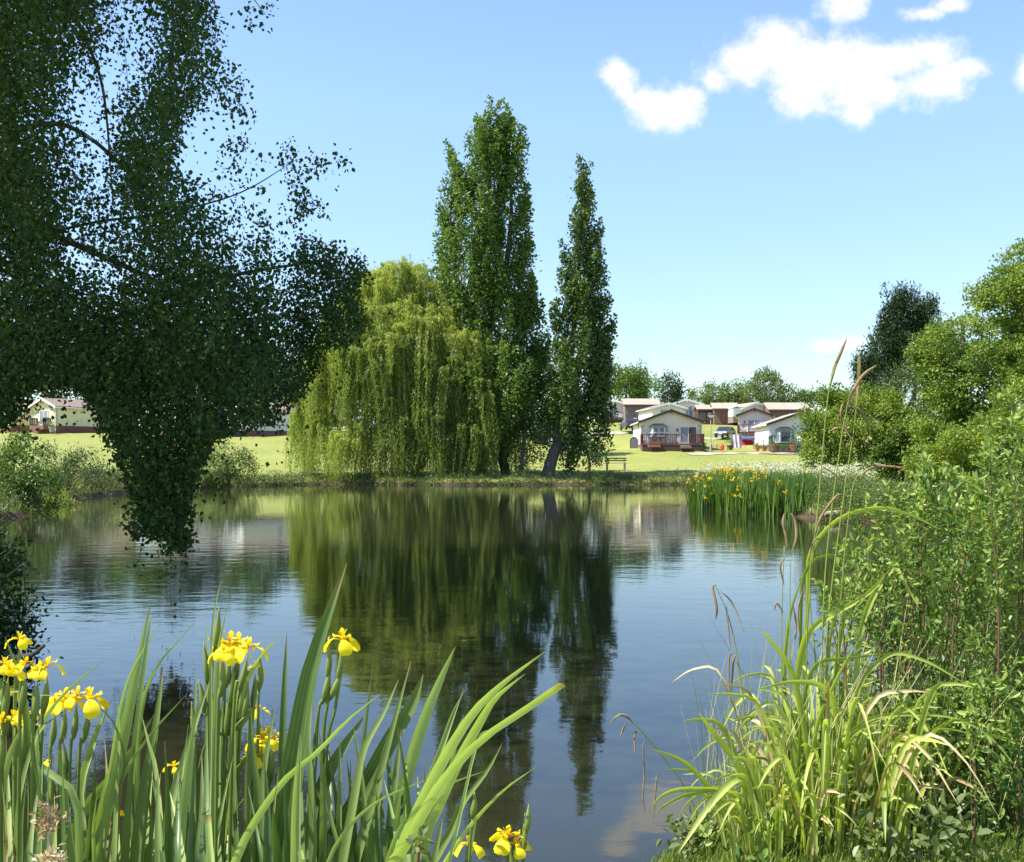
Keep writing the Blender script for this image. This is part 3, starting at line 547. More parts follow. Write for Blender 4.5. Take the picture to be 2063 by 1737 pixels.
    # two sprigs sticking out into the sky
    C = np.array([P(x, y, 15.5) for x, y in [(492,8),(505,25),(515,40),(528,52),(535,22),(542,12),(500,45),(690,318),(683,320),(697,326),(560,322),(575,300)]])
    leafcloud('crown', C, R.uniform(.2, .5, len(C)), 10, .075, .07, .8, M_birch, t, up=0, down=.6)
    return t
birch()
# ---------------------------------------------------------------- lodges and park furniture
M_cream = mat('cream_render', (.84, .72, .63), .8, col2=(.78, .66, .57), scale=3, bump=.15, bscale=60)
M_white = mat('white_plastic', (.80, .80, .79), .45, col2=(.72, .72, .72), scale=6)
M_whitewall = mat('white_render', (.78, .72, .67), .8, col2=(.72, .67, .62), scale=3, bump=.15, bscale=60)
M_pink = mat('pinkish_render', (.76, .63, .57), .8, col2=(.70, .58, .52), scale=3, bump=.15, bscale=60)
M_yellow = mat('primrose_render', (.80, .72, .44), .8, col2=(.74, .66, .40), scale=3, bump=.15, bscale=60)
M_black = mat('black_trim', (.025, .026, .03), .5)
M_greenroof = mat('dark_green_canopy', (.02, .035, .035), .6)
M_tile = mat('brown_roof_tile', (.30, .22, .17), .85, col2=(.20, .145, .115), scale=5, bump=.5, bscale=24, stretch=(1, 1, 3))
M_tan = mat('tan_felt_roof', (.36, .31, .25), .9, col2=(.29, .25, .20), scale=2, bump=.3, bscale=30)
M_plank = mat('grey_brown_plank', (.26, .20, .18), .85, col2=(.16, .12, .11), scale=3, bump=.5, bscale=6, stretch=(.3, .3, 9))
M_plank2 = mat('red_brown_plank', (.23, .13, .10), .85, col2=(.14, .08, .065), scale=3, bump=.5, bscale=6, stretch=(.3, .3, 9))
M_redwood = mat('dark_red_stained_wood', (.13, .035, .028), .6, col2=(.08, .022, .02), scale=5)
M_brownwood = mat('brown_stained_wood', (.10, .05, .035), .65, col2=(.06, .03, .022), scale=5)
M_greenwood = mat('green_stained_wood', (.025, .085, .085), .6, col2=(.015, .055, .06), scale=5)
def brick_mat():
    m = bpy.data.materials.new('red_brick'); m.use_nodes = True; nt = m.node_tree; b = nt.nodes['Principled BSDF']; b.inputs['Roughness'].default_value = .9
    tc = nt.nodes.new('ShaderNodeTexCoord'); mp = nt.nodes.new('ShaderNodeMapping'); mp.inputs['Rotation'].default_value = (rad(90), 0, 0); nt.links.new(tc.outputs['Object'], mp.inputs[0])
    k = nt.nodes.new('ShaderNodeTexBrick'); k.inputs['Color1'].default_value = (.23, .07, .05, 1); k.inputs['Color2'].default_value = (.15, .05, .04, 1); k.inputs['Mortar'].default_value = (.3, .25, .22, 1)
    k.inputs['Scale'].default_value = 4; nt.links.new(mp.outputs[0], k.inputs[0]); nt.links.new(k.outputs[0], b.inputs['Base Color']); return m
M_brick = brick_mat()
M_glass = mat('curtained_glass', (.34, .35, .37), .12, col2=(.16, .17, .19), scale=5, stretch=(5, 1, .2), spec=.7)
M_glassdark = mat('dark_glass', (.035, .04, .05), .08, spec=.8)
M_quoin = mat('stone_quoin', (.40, .33, .32), .8, col2=(.55, .50, .46), scale=8)
M_pale_wood = mat('bleached_wood', (.50, .42, .33), .8, col2=(.38, .31, .25), scale=8)
M_conc = mat('pale_concrete', (.42, .38, .33), .9, col2=(.32, .28, .25), scale=10, bump=.3)
M_terra = mat('terracotta', (.42, .13, .07), .8)
M_metal = mat('galvanised_metal', (.42, .43, .44), .45, metal=.6)

def window(par, x0, x1, z0, z1, y=0, bars=(), hbar=None, pane=None, frame=None, kind='window', fw=.07, proud=.05):
    fb = MB()
    fb.box(x0, x1, y-proud, y, z1-fw, z1).box(x0, x1, y-proud, y, z0, z0+fw).box(x0, x0+fw, y-proud, y, z0+fw, z1-fw).box(x1-fw, x1, y-proud, y, z0+fw, z1-fw)
    for b in bars: fb.box(b-fw/2, b+fw/2, y-proud+.005, y, z0+fw, z1-fw)
    if hbar: fb.box(x0+fw, x1-fw, y-proud+.01, y, hbar-fw/2, hbar+fw/2)
    f = fb.build(kind, frame or M_white, par)
    MB().box(x0+fw-.002, x1-fw+.002, y-.02, y-.002, z0+fw-.002, z1-fw+.002).build('pane', pane or M_glass, f)
    return f
def lodge(name, label, px, py, Y, w, D, he, hr, rz=0, wall=None, roof=None, trim=None, skirt=None, sk=.45, ov=.28, over_f=.35, quoin=False, group=None, cat='lodge', ridge_along='y'):
    """gable end towards the camera at local y = 0; he eave height, hr ridge height; origin on the ground"""
    c = P(px, py, Y); t = thing(name, label, cat, c, group, rz); wall = wall or M_cream; h = w/2
    if ridge_along == 'y':
        MB().prism([(-h, sk), (h, sk), (h, he), (0, hr), (-h, he)], 0, D).build('wall', wall, t)
        sl = (hr-he)/h; th = .14; rb = MB(); e = h+ov
        for s in (-1, 1):
            pts = [(0, hr+.02), (s*e, he-sl*ov+.02), (s*e, he-sl*ov+.02+th), (0, hr+.02+th)]
            if s > 0: pts = pts[::-1]
            rb.prism(pts[::-1] if s > 0 else pts[::-1], -over_f, D+.3)
        r = rb.build('roof', roof or M_tile, t)
        fb = MB()
        for s in (-1, 1):
            pts = [(0, hr-.10), (s*(e+.02), he-sl*ov-.10), (s*(e+.02), he-sl*ov+.03+th), (0, hr+.03+th)]
            fb.prism(pts if s > 0 else pts[::-1], -over_f-.04, -over_f-.003)
        fb.box(-.10, .10, -over_f-.06, -over_f-.042, hr-.3, hr+th+.05)
        fb.build('bargeboard', trim or M_black, r)
        gbx = MB()
        for s in (-1, 1): gbx.tube([(s*(e+.06), -over_f, he-sl*ov+.0), (s*(e+.06), D+.3, he-sl*ov)], .055, 6)
        gbx.tube([(e+.06, -over_f+.1, he-sl*ov), (h+.06, -.06, he-.35), (h+.06, -.06, .1)], .035, 6)
        gbx.build('gutter', M_white, t)
    else:
        MB().box(-h, h, 0, D, sk, he).build('wall', wall, t)
        e = h+ov; d2 = D/2
        rb = MB().add([(-e, -over_f, he-.05), (e, -over_f, he-.05), (e, d2, hr), (-e, d2, hr), (-e, D+over_f, he-.05), (e, D+over_f, he-.05),
                       (-e, -over_f, he+.09), (e, -over_f, he+.09), (e, d2, hr+.14), (-e, d2, hr+.14), (-e, D+over_f, he+.09), (e, D+over_f, he+.09)],
                      [(0,3,2,1),(3,4,5,2),(6,7,8,9),(9,8,11,10),(0,1,7,6),(4,10,11,5),(0,6,9,3),(3,9,10,4),(1,2,8,7),(2,5,11,8)])
        r = rb.build('roof', roof or M_tan, t)
        MB().box(-e, e, -over_f-.03, -over_f-.004, he-.14, he+.08).build('fascia', trim or M_brownwood, r)
        MB().prism([(0, he), (D, he), (d2, hr-.03)], -h+.01, h-.01).build('gable', wall, t).rotation_euler = (0, 0, rad(90))
    MB().box(-h+.03, h-.03, .03, D-.03, -.5, sk+.01).build('skirting', skirt or M_brick, t)
    if quoin:
        for s in (-1, 1):
            qb = MB()
            for i in range(int((he-sk)/.26)-1): ww = .34 if i % 2 else .2; z = sk+.04+i*.26; qb.box(s*h-(ww if s > 0 else .012), s*h+(.012 if s > 0 else ww), -.025, .3, z, z+.22)
            qb.build('quoins', M_quoin, t)
    return t
def railing(par, pts, zf, h, m, step=.14, bal=.05, name='railing', mid=False):
    for a, b in zip(pts, pts[1:]):
        a = np.array(a, float); b = np.array(b, float); Ln = np.linalg.norm(b-a); d = (b-a)/Ln; n = max(2, int(Ln/step)); r = MB()
        def bar(z0, z1, wd):
            nn = np.array([-d[1], d[0]])*wd; q = [a-nn, b-nn, b+nn, a+nn]
            r.add([(p[0], p[1], z) for z in (z0, z1) for p in q], [(3,2,1,0),(4,5,6,7),(0,1,5,4),(1,2,6,5),(2,3,7,6),(3,0,4,7)])
        bar(zf+h-.08, zf+h, .05); bar(zf+.08, zf+.15, .03)
        for i in range(n+1):
            c = a+(b-a)*i/n; k = bal/2 if i % max(1, n//3) else .06; r.box(c[0]-k, c[0]+k, c[1]-k*.6, c[1]+k*.6, zf-.02, zf+h-(.078 if k < .05 else -.06))
        r.build(name, m, par)
def deck(t, x0, x1, yf, zf, h, m, step=.14, side=(True, True), gap=None, steps=None, skirtm=None):
    d = MB().box(x0, x1, yf, -.01, zf-.12, zf)
    d.box(x0+.05, x1-.05, yf+.03, yf+.07, -.4, zf-.125)
    for s in (x0+.05, x1-.11): d.box(s, s+.06, yf+.08, -.02, -.4, zf-.125)
    dk = d.build('deck', skirtm or m, t)
    pts = [(x0+.05, -.05), (x0+.05, yf+.05)] if side[0] else [(x0+.05, yf+.05)]
    if gap:
        railing(dk, pts+[(gap[0], yf+.05)], zf, h, m, step); pts = [(gap[1], yf+.05)]
    pts += [(x1-.05, yf+.05)]+([(x1-.05, -.05)] if side[1] else [])
    railing(dk, pts, zf, h, m, step)
    if steps:
        for i in range(3):
            z = zf*(1-(i+1)/4); MB().box(steps[0], steps[1], yf-.28*(i+1), yf-.28*i-.004, z-.05, z).build('step', M_pale_wood, dk)
        s = MB()
        for xx in (steps[0]-.05, steps[1]+.006): s.add([(xx, yf-.85, -.3), (xx+.044, yf-.85, -.3), (xx+.044, yf-.004, zf-.3), (xx, yf-.004, zf-.3), (xx, yf-.85, .12), (xx+.044, yf-.85, .12), (xx+.044, yf-.004, zf-.13), (xx, yf-.004, zf-.13)], [(0,1,5,4),(1,2,6,5),(2,3,7,6),(3,0,4,7),(4,5,6,7),(3,2,1,0)])
        s.build('step_side', m, dk)
    return dk
def bay(t, x0, x1, z0, z1, dp, door=None, hood=M_greenroof):
    """three-sided bay window with a canopy"""
    xa, xb = x0+.38, x1-.38; bb = MB()
    def pan(p, q):
        a = np.array(p); b = np.array(q)
        d = b-a; L_ = np.linalg.norm(d); d /= L_; n = np.array([d[1], -d[0]])
        def bx(s0, s1, za, zb, o0, o1):
            c = [a+d*s0+n*o0, a+d*s1+n*o0, a+d*s1+n*o1, a+d*s0+n*o1]
            return [(v[0], v[1], z) for z in (za, zb) for v in c], [(3,2,1,0),(4,5,6,7),(0,1,5,4),(1,2,6,5),(2,3,7,6),(3,0,4,7)]
        f = .07
        for s0, s1, za, zb in ((0, L_, z1-f, z1), (0, L_, z0, z0+f), (0, f, z0+f, z1-f), (L_-f, L_, z0+f, z1-f), (f, L_-f, z1-.62, z1-.52)): bb.add(*bx(s0, s1, za, zb, 0, .06))
        return bx(f-.002, L_-f+.002, z0+f, z1-f, .02, .04)
    ps = [pan((x0, -.005), (xa, -dp)), pan((xa, -dp), (xb, -dp)), pan((xb, -dp), (x1, -.005))]
    if xb-xa > 1.2:
        m_ = (xa+xb)/2; bb.box(m_-.05, m_+.05, -dp-.065, -dp, z0+.07, z1-.07)
    f = bb.build('bay_window', M_white, t)
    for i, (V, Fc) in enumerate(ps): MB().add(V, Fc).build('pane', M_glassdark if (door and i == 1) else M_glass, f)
    hd = MB().add([(x0-.12, -.006, z1+.01), (xa-.1, -dp-.2, z1+.01), (xb+.1, -dp-.2, z1+.01), (x1+.12, -.006, z1+.01), (xa+.1, -.006, z1+.38), (xb-.1, -.006, z1+.38), (xa+.1, -dp*.3, z1+.38), (xb-.1, -dp*.3, z1+.38)],
                  [(3,2,1,0),(0,1,6,4),(1,2,7,6),(2,3,5,7),(4,6,7,5),(0,4,5,3)])
    hd.build('canopy', hood, t)

# main lodge with the red deck
t = lodge('lodge', 'cream gabled lodge with dark red deck, sliding door and bay window', 1352, 905, 118, 6.45, 10, 2.95, 4.12, rz=rad(-1.5), wall=M_cream, trim=M_black, quoin=True, sk=.5)
bay(t, -2.35, -.35, 1.35, 2.35, .45)
window(t, .95, 2.75, .62, 2.42, bars=(1.85,), kind='sliding_door', frame=M_white); window(t, 1.9, 2.66, .72, 2.34, y=-.052, pane=M_glassdark, fw=.04, kind='open_door_leaf', frame=M_brownwood)
MB().box(.6, .74, -.12, -.002, 1.9, 2.2).box(.64, .70, -.16, -.121, 1.94, 2.14).build('wall_light', M_black, t)
deck(t, -3.3, 3.2, -2.4, .5, 1.05, M_redwood, step=.19, gap=(.65, 1.75), steps=(.67, 1.73), skirtm=M_brownwood)
MB().box(.69, 1.71, -2.37, -2.33, .58, 1.55).build('gate', M_redwood, t) if False else None
# chairs and table on that deck
def patio_chair(name, label, loc, m, rz=0, group=None):
    t = thing(name, label, 'chair', loc, group, rz)
    MB().box(-.25, .25, -.25, .25, .42, .46).build('seat', m, t); MB().add([(-.25,.22,.46),(.25,.22,.46),(.25,.27,.46),(-.25,.27,.46),(-.25,.30,.95),(.25,.30,.95),(.25,.34,.95),(-.25,.34,.95)], [(3,2,1,0),(4,5,6,7),(0,1,5,4),(1,2,6,5),(2,3,7,6),(3,0,4,7)]).build('backrest', m, t)
    for sx in (-1, 1):
        for sy in (-1, 1): MB().tube([(sx*.22, sy*.2, .42), (sx*.26, sy*.25, 0)], .018, 5).build('leg', m, t)
    return t
Lo = np.array(t.location)+[0, 0, .5]
patio_chair('patio_chair', 'white patio chair at the left end of the red deck', Lo+[-2.75, -1.5, 0], M_white, .4)
patio_chair('patio_chair', 'black patio chair beside the white chair on the red deck', Lo+[-2.1, -1.6, 0], M_black, -.5)
tb = thing('patio_table', 'small dark round table on the red deck of the cream lodge', 'table', Lo+[-1.3, -1.3, 0])
MB().lathe((0, 0, .7), [(.02, 0), (.5, 0), (.52, .02), (.5, .04), (.02, .04)], 18).build('tabletop', M_black, tb)
MB().tube([(0, 0, .02), (0, 0, .7)], .04, 8).lathe((0, 0, 0), [(.26, 0), (.26, .03), (.05, .06)], 12).build('pedestal', M_black, tb)
pl = thing('trough_planter', 'red brown wooden trough standing in front of the red deck', 'planter', P(1318, 901, 115.4))
MB().box(-.65, .65, -.2, .2, 0, .55).box(-.7, .7, -.24, -.2, .48, .56).box(-.7, .7, .2, .24, .48, .56).build('box', mat('pink_brown_wood', (.36, .15, .12), .8), pl)
MB().box(-.62, .62, -.17, .17, .5, .58).build('soil', mat('soil', (.05, .035, .025), .95), pl)
# lodge behind to the right with brown deck
t = lodge('lodge', 'pinkish gabled lodge on a brick base with brown deck rail, second row', 1520, 884, 129, 3.75, 9, 2.75, 3.45, rz=rad(-14), wall=M_pink, trim=M_black, roof=M_tan, sk=.75)
window(t, -.75, .75, .95, 2.25, bars=(0,), kind='patio_door'); MB().box(-1.2, -1.08, -.1, -.002, 1.8, 2.1).build('wall_light', M_brownwood, t)
deck(t, -1.9, 1.9, -1.6, .62, 1.0, M_brownwood, step=.6, skirtm=M_brick)
# lodge at the right with green deck
t = lodge('lodge', 'cream gabled lodge with green deck partly hidden by the bright bush', 1613, 906, 116, 6.6, 10, 2.7, 3.85, rz=rad(-4), wall=M_whitewall, trim=M_black, roof=M_tan, sk=.5)
bay(t, -2.6, -.7, .75, 2.0, .45, door=True)  # dark middle pane stands in for the shade of an open door
for x in (.12, .62):
    MB().tube([(x, -.03, 2.55), (x, -.001, 2.55)], .12, 12).build('vent', M_quoin, t)
deck(t, -3.35, 3.3, -2.2, .45, 1.0, M_greenwood, step=.19, side=(True, True))
Lg = np.array(t.location)
patio_chair('patio_chair', 'black patio chair on the green deck', Lg+[-1.7, -1.4, .45], M_black, .3)
patio_chair('patio_chair', 'pale patio chair on the green deck', Lg+[-.5, -1.3, .45], M_white, -.3)
# steps block beside the green deck
st = thing('handrail', 'pale handrail of the steps left of the green deck', 'handrail', P(1538, 906, 114))
MB().tube([(0, 0, 0), (0, 0, 1.0), (.8, .4, 1.45), (.8, .4, .5)], .045, 6).tube([(-.9, -.3, .45), (0, 0, 1.0)], .045, 6).tube([(-.9, -.3, 0), (-.9, -.3, .45)], .045, 6).build('rail', M_conc, st)
# upper lodges
t = lodge('lodge', 'low cream lodge whose roof peeps over the cream lodge with red deck', 1347, 852, 146, 4.4, 9, 1.95, 2.55, rz=rad(5), wall=M_cream, trim=M_white, roof=M_tile)
MB().tube([(1.4, 1, 2.2), (1.4, 1, 3.0)], .07, 8).build('flue', M_black, t)
window(t, -1.2, .2, 1.0, 1.8)
ae = thing('television_aerial', 'television aerial on a short mast above the low cream lodge', 'aerial', P(1347, 816, 146.5))
mb = MB().tube([(0, 0, -.15), (0, 0, 1.15)], .03, 5).tube([(-.35, 0, 1.1), (.45, 0, .95)], .02, 4)
for i in range(6): x = -.3+i*.13; mb.tube([(x, -.12, 1.09-i*.025), (x, .12, 1.13-i*.025)], .012, 4)
mb.build('mast', M_metal, ae)
t = lodge('lodge', 'beige gabled lodge with white patio door high behind the red-decked lodge', 1383, 850, 158, 4.35, 9, 2.5, 3.15, rz=rad(0), wall=M_cream, trim=M_white, roof=M_tile)
window(t, -.35, .95, .75, 2.3, bars=(.3,), kind='patio_door')
t = lodge('lodge', 'upper white sided lodge with a porch roof above the pinkish lodge', 1524, 852, 150, 3.75, 8, 1.95, 2.7, rz=rad(9), wall=M_cream, trim=M_white, roof=M_tan)
window(t, -.95, -.25, 1.0, 1.75); window(t, .3, 1.0, 1.0, 1.75)
pr = MB().add([(-3.3, .2, 2.0), (-1.95, .2, 2.45), (-1.95, 4, 2.45), (-3.3, 4, 2.0), (-3.3, .2, 2.1), (-1.95, .2, 2.55), (-1.95, 4, 2.55), (-3.3, 4, 2.1)], [(3,2,1,0),(4,5,6,7),(0,1,5,4),(1,2,6,5),(2,3,7,6),(3,0,4,7)])
po = pr.build('porch', M_white, t); MB().box(-3.2, -1.9, .35, 3.8, .9, 2.0).build('porch_wall', M_white, po); MB().box(-3.2, -1.9, .35, 3.8, 0, .9).build('porch_base', M_tile, po)
t = lodge('wooden_lodge', 'brown wooden lodge with tan roof and small veranda rail', 1293, 849, 160, 4.9, 4.5, 2.35, 3.3, wall=M_plank, roof=M_tan, ridge_along='x', sk=.1, cat='lodge', rz=rad(2))
window(t, -.15, .35, .6, 1.75, kind='door', frame=M_redwood, pane=M_redwood); window(t, 1.5, 2.0, .7, 1.8, frame=M_brownwood, pane=M_glass); window(t, -1.75, -1.2, 1.2, 1.8, frame=M_plank, pane=M_plank)
dk = MB().box(-2.4, 2.4, -1.2, -.01, .25, .35).build('deck', M_plank, t); railing(dk, [(-2.35, -.05), (-2.35, -1.15), (2.35, -1.15)], .35, .8, M_plank, step=.28)
t = lodge('wooden_lodge', 'brown wooden cabin with framed door right of the lamp post', 1462, 855, 152, 3.1, 4, 2.1, 2.95, wall=M_plank2, roof=M_tan, ridge_along='x', sk=.1, rz=rad(-3))
window(t, -.55, .0, .15, 1.5, kind='door', frame=M_redwood, pane=M_plank2)
t = lodge('open_shed', 'low open fronted wooden shed left of the brown cabin', 1423, 851, 154, 2.2, 3, 1.75, 2.4, wall=M_brownwood, roof=M_tan, ridge_along='x', sk=.1, cat='shed')
window(t, -.9, -.05, .2, 1.4, frame=M_plank, pane=M_glassdark, kind='opening'); window(t, .1, .9, .2, 1.4, frame=M_plank, pane=M_glassdark, kind='opening')  # dark panes stand in for the shade inside the open front
t = lodge('wooden_lodge', 'long red brown wooden lodge behind the lodge with green deck', 1590, 858, 147, 5.2, 5, 2.1, 3.1, wall=M_plank2, roof=M_tan, ridge_along='x', sk=.1, cat='lodge')
window(t, -.2, .5, 1.0, 1.8, frame=M_redwood); window(t, 1.2, 1.9, 1.0, 1.8, frame=M_redwood)
t = lodge('lodge', 'pale lodge on a brown base seen between the lone poplar and wooden lodge', 1236, 849, 163, 4.2, 7, 2.4, 3.1, rz=rad(-8), wall=M_whitewall, trim=M_white, sk=.5, skirt=M_tile)
window(t, -.6, .5, .8, 2.1, bars=(0,), kind='patio_door')
dk = MB().box(-2, 2, -1.3, -.01, .3, .4).build('deck', M_brownwood, t); railing(dk, [(-1.95, -1.25), (1.95, -1.25)], .4, .9, M_black, step=.25)
t = lodge('lodge', 'cream lodge glimpsed between the trunks left of the leaning poplar', 1112, 886, 128, 4.4, 8, 2.7, 3.5, rz=rad(-6), wall=M_cream, trim=M_white)
window(t, -.8, .8, .6, 2.0, bars=(0,), kind='patio_door', pane=M_glassdark); deck(t, -2.1, 2.1, -1.5, .5, .9, M_black, step=.25)
def slat_fence(px0, px1, py, Y, label):
    a = P(px0, py, Y); w = P(px1, py, Y)[0]-a[0]; t = thing('slatted_fence', label, 'fence', a); b = MB()
    for i in range(5): b.box(0, w, -.02, .02, .06+i*.15, .16+i*.15)
    b.build('slats', M_white, t); 
    for i in range(4): MB().box(i*w/3-.05, i*w/3+.05, .022, .1, -.2, .84).build('post', M_white, t)
slat_fence(1009, 1038, 896, 122, 'white slatted fence panel behind the curved trunk'); slat_fence(1106, 1123, 897, 122, 'white slatted fence panel seen left of the leaning poplar trunk')
# left lodges
t = lodge('lodge', 'primrose yellow lodge with brick base and white patio door on the left', 88, 871, 124, 3.75, 12, 2.9, 3.75, rz=rad(-26), wall=M_yellow, trim=M_white, sk=.75, quoin=True, roof=M_tile)
window(t, -.62, .75, .8, 2.45, bars=(.06,), kind='patio_door')
dk = MB().box(-1.1, 1.1, -1.0, -.01, .3, .72).build('brick_step', M_brick, t); railing(dk, [(-1.05, -.05), (-1.05, -.95)], .72, .85, M_black, step=.15); railing(dk, [(1.05, -.95), (1.05, -.05)], .72, .85, M_black, step=.15)
t = lodge('lodge', 'cream lodge with brown roof at the far left edge', 5, 869, 127, 3.75, 12, 2.8, 3.6, rz=rad(-38), wall=M_yellow, trim=M_tile, sk=.7, roof=M_tile)
window(t, -.62, .62, .8, 2.3, bars=(0,), kind='patio_door')
t = lodge('lodge', 'white lodge with brick base showing left of the weeping willow', 470, 878, 124, 4.0, 13, 2.95, 3.7, rz=rad(-40), wall=M_whitewall, trim=M_white, sk=.6, roof=M_tile)
window(t, -.9, .9, .7, 2.3, bars=(0,), kind='patio_door'); deck(t, -2, 1.9, -1.6, .55, .95, M_black, step=.22)
w_ = MB().box(2.003, 2.06, 4.6, 5.3, 1.5, 2.5).build('window', M_white, t); MB().box(2.062, 2.08, 4.68, 5.22, 1.58, 2.42).build('pane', M_glass, w_)
t = lodge('lodge', 'cream roofed lodge rising behind the white lodge beside the willow', 588, 850, 148, 4.4, 8, 2.4, 3.2, rz=rad(-40), wall=M_cream, trim=M_tan, roof=M_tan)
window(t, -.6, .6, 1, 2)
t = lodge('lodge', 'white lodge mostly hidden behind the hanging birch leaves', 330, 872, 128, 4.0, 10, 2.8, 3.6, rz=rad(-20), wall=M_whitewall, trim=M_white, sk=.6)
window(t, -.9, .9, .7, 2.3, bars=(0,), kind='patio_door')
# potted plants
def pot(label, px, py, Y, r=.22, m=None, plant=M_oak, hp=.4, group='flower pots in front of the green deck', fl=None):
    t = thing('potted_plant', label, 'potted plant', P(px, py, Y), group)
    MB().lathe((0, 0, 0), [(r*.65, 0), (r, r*1.5), (r*1.12, r*1.5), (r*1.12, r*1.75), (r*.9, r*1.75), (r*.85, r*1.6)], 14).build('pot', m or M_terra, t, smooth=False)
    if hp: 
        c = np.array(t.location); C = c+np.array([0, 0, r*1.6+hp*.5])+R.normal(size=(14, 3))*[r*.8, r*.8, hp*.3]
        leafcloud('foliage', C, R.uniform(.2, .9, 14), 16, r*.4, .12, .6, plant, t)
    return t
pot('leafy plant in a dark red pot behind the orange sack', 1472, 907, 114, .3, M_redwood, hp=.7, group=None)
for i, (px, r, hp) in enumerate([(1526, .24, .3), (1540, .26, .1), (1558, .34, .5), (1572, .22, .2), (1583, .22, .2), (1598, .36, .7)]):
    pot('terracotta pot in the row along the foot of the green deck', px, 909, 112.5, r, hp=hp)
pot('yellow potted shrub beside the steps of the primrose lodge', 105, 871, 121.5, .35, M_conc, M_bright, .9, None)
pot('small dark bush in a pot right of the red deck', 1417, 906, 115, .22, M_black, M_dark, .35, None)
t = thing('orange_sack', 'bright orange red sack standing on the lawn by the lamp post', 'sack', P(1454, 908, 114))
MB().lathe((0, 0, 0), [(.20, 0), (.25, .15), (.26, .4), (.24, .58), (.14, .66), (.05, .68)], 14).build('bag', mat('orange_plastic', (.75, .10, .03), .5), t, smooth=True)
MB().lathe((0, 0, .66), [(.05, 0), (.07, .03), (.10, .08)], 10).build('neck', mat('orange_plastic', (.75, .10, .03), .5), t)
t = thing('hanging_sheet', 'pale lilac sheet hung over a clothes airer beside the pots', 'sheet', P(1482, 902, 115.5))
gxs = np.linspace(-.5, .5, 15); V = [(x+.08*(1-z), .06*math.sin(x*16)+(.25 if s else -.25)*(1-z/1.2)*1.0, z*1.15) for s in (0, 1) for z in (0, .35, .7, 1.0, 1.2) for x in gxs]
Fc = [(s*75+j*15+i, s*75+j*15+i+1, s*75+(j+1)*15+i+1, s*75+(j+1)*15+i) for s in (0, 1) for j in range(4) for i in range(14)]
MB().add(V, Fc).build('cloth', mat('lilac_cloth', (.68, .62, .70), .9), t, smooth=True); MB().tube([(-.6, 0, 1.37), (.6, 0, 1.37)], .02, 6).tube([(-.58, 0, 0), (-.58, 0, 1.37)], .02, 6).tube([(.58, 0, 0), (.58, 0, 1.37)], .02, 6).build('airer', M_metal, t)
t = thing('garden_parasol', 'closed dark green parasol standing behind the red cushioned seat', 'parasol', P(1501, 903, 116))
MB().tube([(0, 0, 0), (0, 0, 2.0)], .025, 6).build('pole', M_pale_wood, t); MB().lathe((0, 0, .75), [(.05, 0), (.17, .12), (.12, .6), (.05, 1.15), (.01, 1.25)], 9).build('canopy', M_greenwood, t)
t = thing('swing_bench', 'garden swing seat with red cushions and a blue hood', 'bench', P(1506, 904, 114.6))
MB().box(-.6, .6, -.25, .25, .35, .45).add([(-.6,.2,.45),(.6,.2,.45),(.6,.28,.45),(-.6,.28,.45),(-.6,.36,.9),(.6,.36,.9),(.6,.42,.9),(-.6,.42,.9)], [(3,2,1,0),(4,5,6,7),(0,1,5,4),(1,2,6,5),(2,3,7,6),(3,0,4,7)]).build('cushion', mat('red_cloth', (.62, .03, .06), .8), t)
MB().tube([(-.7, -.4, 0), (-.65, 0, 1.2), (-.7, .4, 0)], .03, 6).tube([(.7, -.4, 0), (.65, 0, 1.2), (.7, .4, 0)], .03, 6).tube([(-.66, 0, 1.2), (.66, 0, 1.2)], .03, 6).build('frame', M_metal, t)
MB().add([(-.7,-.45,1.05),(.7,-.45,1.05),(.7,0,1.28),(-.7,0,1.28),(.7,.45,1.05),(-.7,.45,1.05),(-.7,-.45,.97),(.7,-.45,.97),(.7,0,1.22),(-.7,0,1.22),(.7,.45,.97),(-.7,.45,.97)], [(0,1,2,3),(3,2,4,5),(6,9,8,7),(9,11,10,8),(0,6,7,1),(5,4,10,11)]).build('hood', mat('blue_cloth', (.07, .10, .18), .8), t)
def rock(name, label, c, s, m, group=None, cat='rock'):
    n = 10; V = []; k = R.uniform(.75, 1.15, (n//2+1, n))
    for j in range(n//2+1):
        th = math.pi*j/(n//2)
        for i in range(n): a = 2*math.pi*i/n; q = 1 if j in (0, n//2) else k[j, i]; V.append((s[0]*q*math.sin(th)*math.cos(a), s[1]*q*math.sin(th)*math.sin(a), s[2]*q*math.cos(th)))
    Fc = [(j*n+i, (j+1)*n+i, (j+1)*n+(i+1) % n, j*n+(i+1) % n) for j in range(n//2) for i in range(n)]
    o = mesh_obj(name, V, [Fc], m, None, loc=tuple(c)); return tag(o, label, cat, group)
M_stone = mat('pale_stone', (.42, .36, .30), .9, col2=(.26, .21, .18), scale=3, bump=.6, bscale=8)
M_whitestone = mat('whitewashed_stone', (.78, .76, .72), .8)
M_redrock = mat('reddish_earth', (.20, .12, .085), .95, col2=(.11, .07, .055), scale=2, bump=.9, bscale=5)
for px, py, sx, lb in [(1503, 904, .42, 'large white painted stone by the red seat'), (1519, 905, .3, 'smaller white painted stone left of the steps handrail'), (1489, 910, .35, 'flat white slab on the lawn in front of the garden seat')]:
    rock('white_stone', lb, P(px, py, 113.5), (sx, .25, .28 if py < 909 else .07), M_whitestone, cat='stone')
for px, py, Y, s, lb in [(634, 970, 81.2, (.55, .4, .35), 'pale stone on the far shore below the willow edge'), (612, 973, 81.5, (.3, .3, .12), 'small flat stone left of the pale shore stone'),
                     (548, 974, 83, (.35, .3, .2), 'brownish stone among herbs on the far shore'), (905, 976, 79.2, (.5, .3, .13), 'flat stone at the waterline under the willow')]:
    rock('shore_stone', lb, P(px, py, Y), s, M_stone)
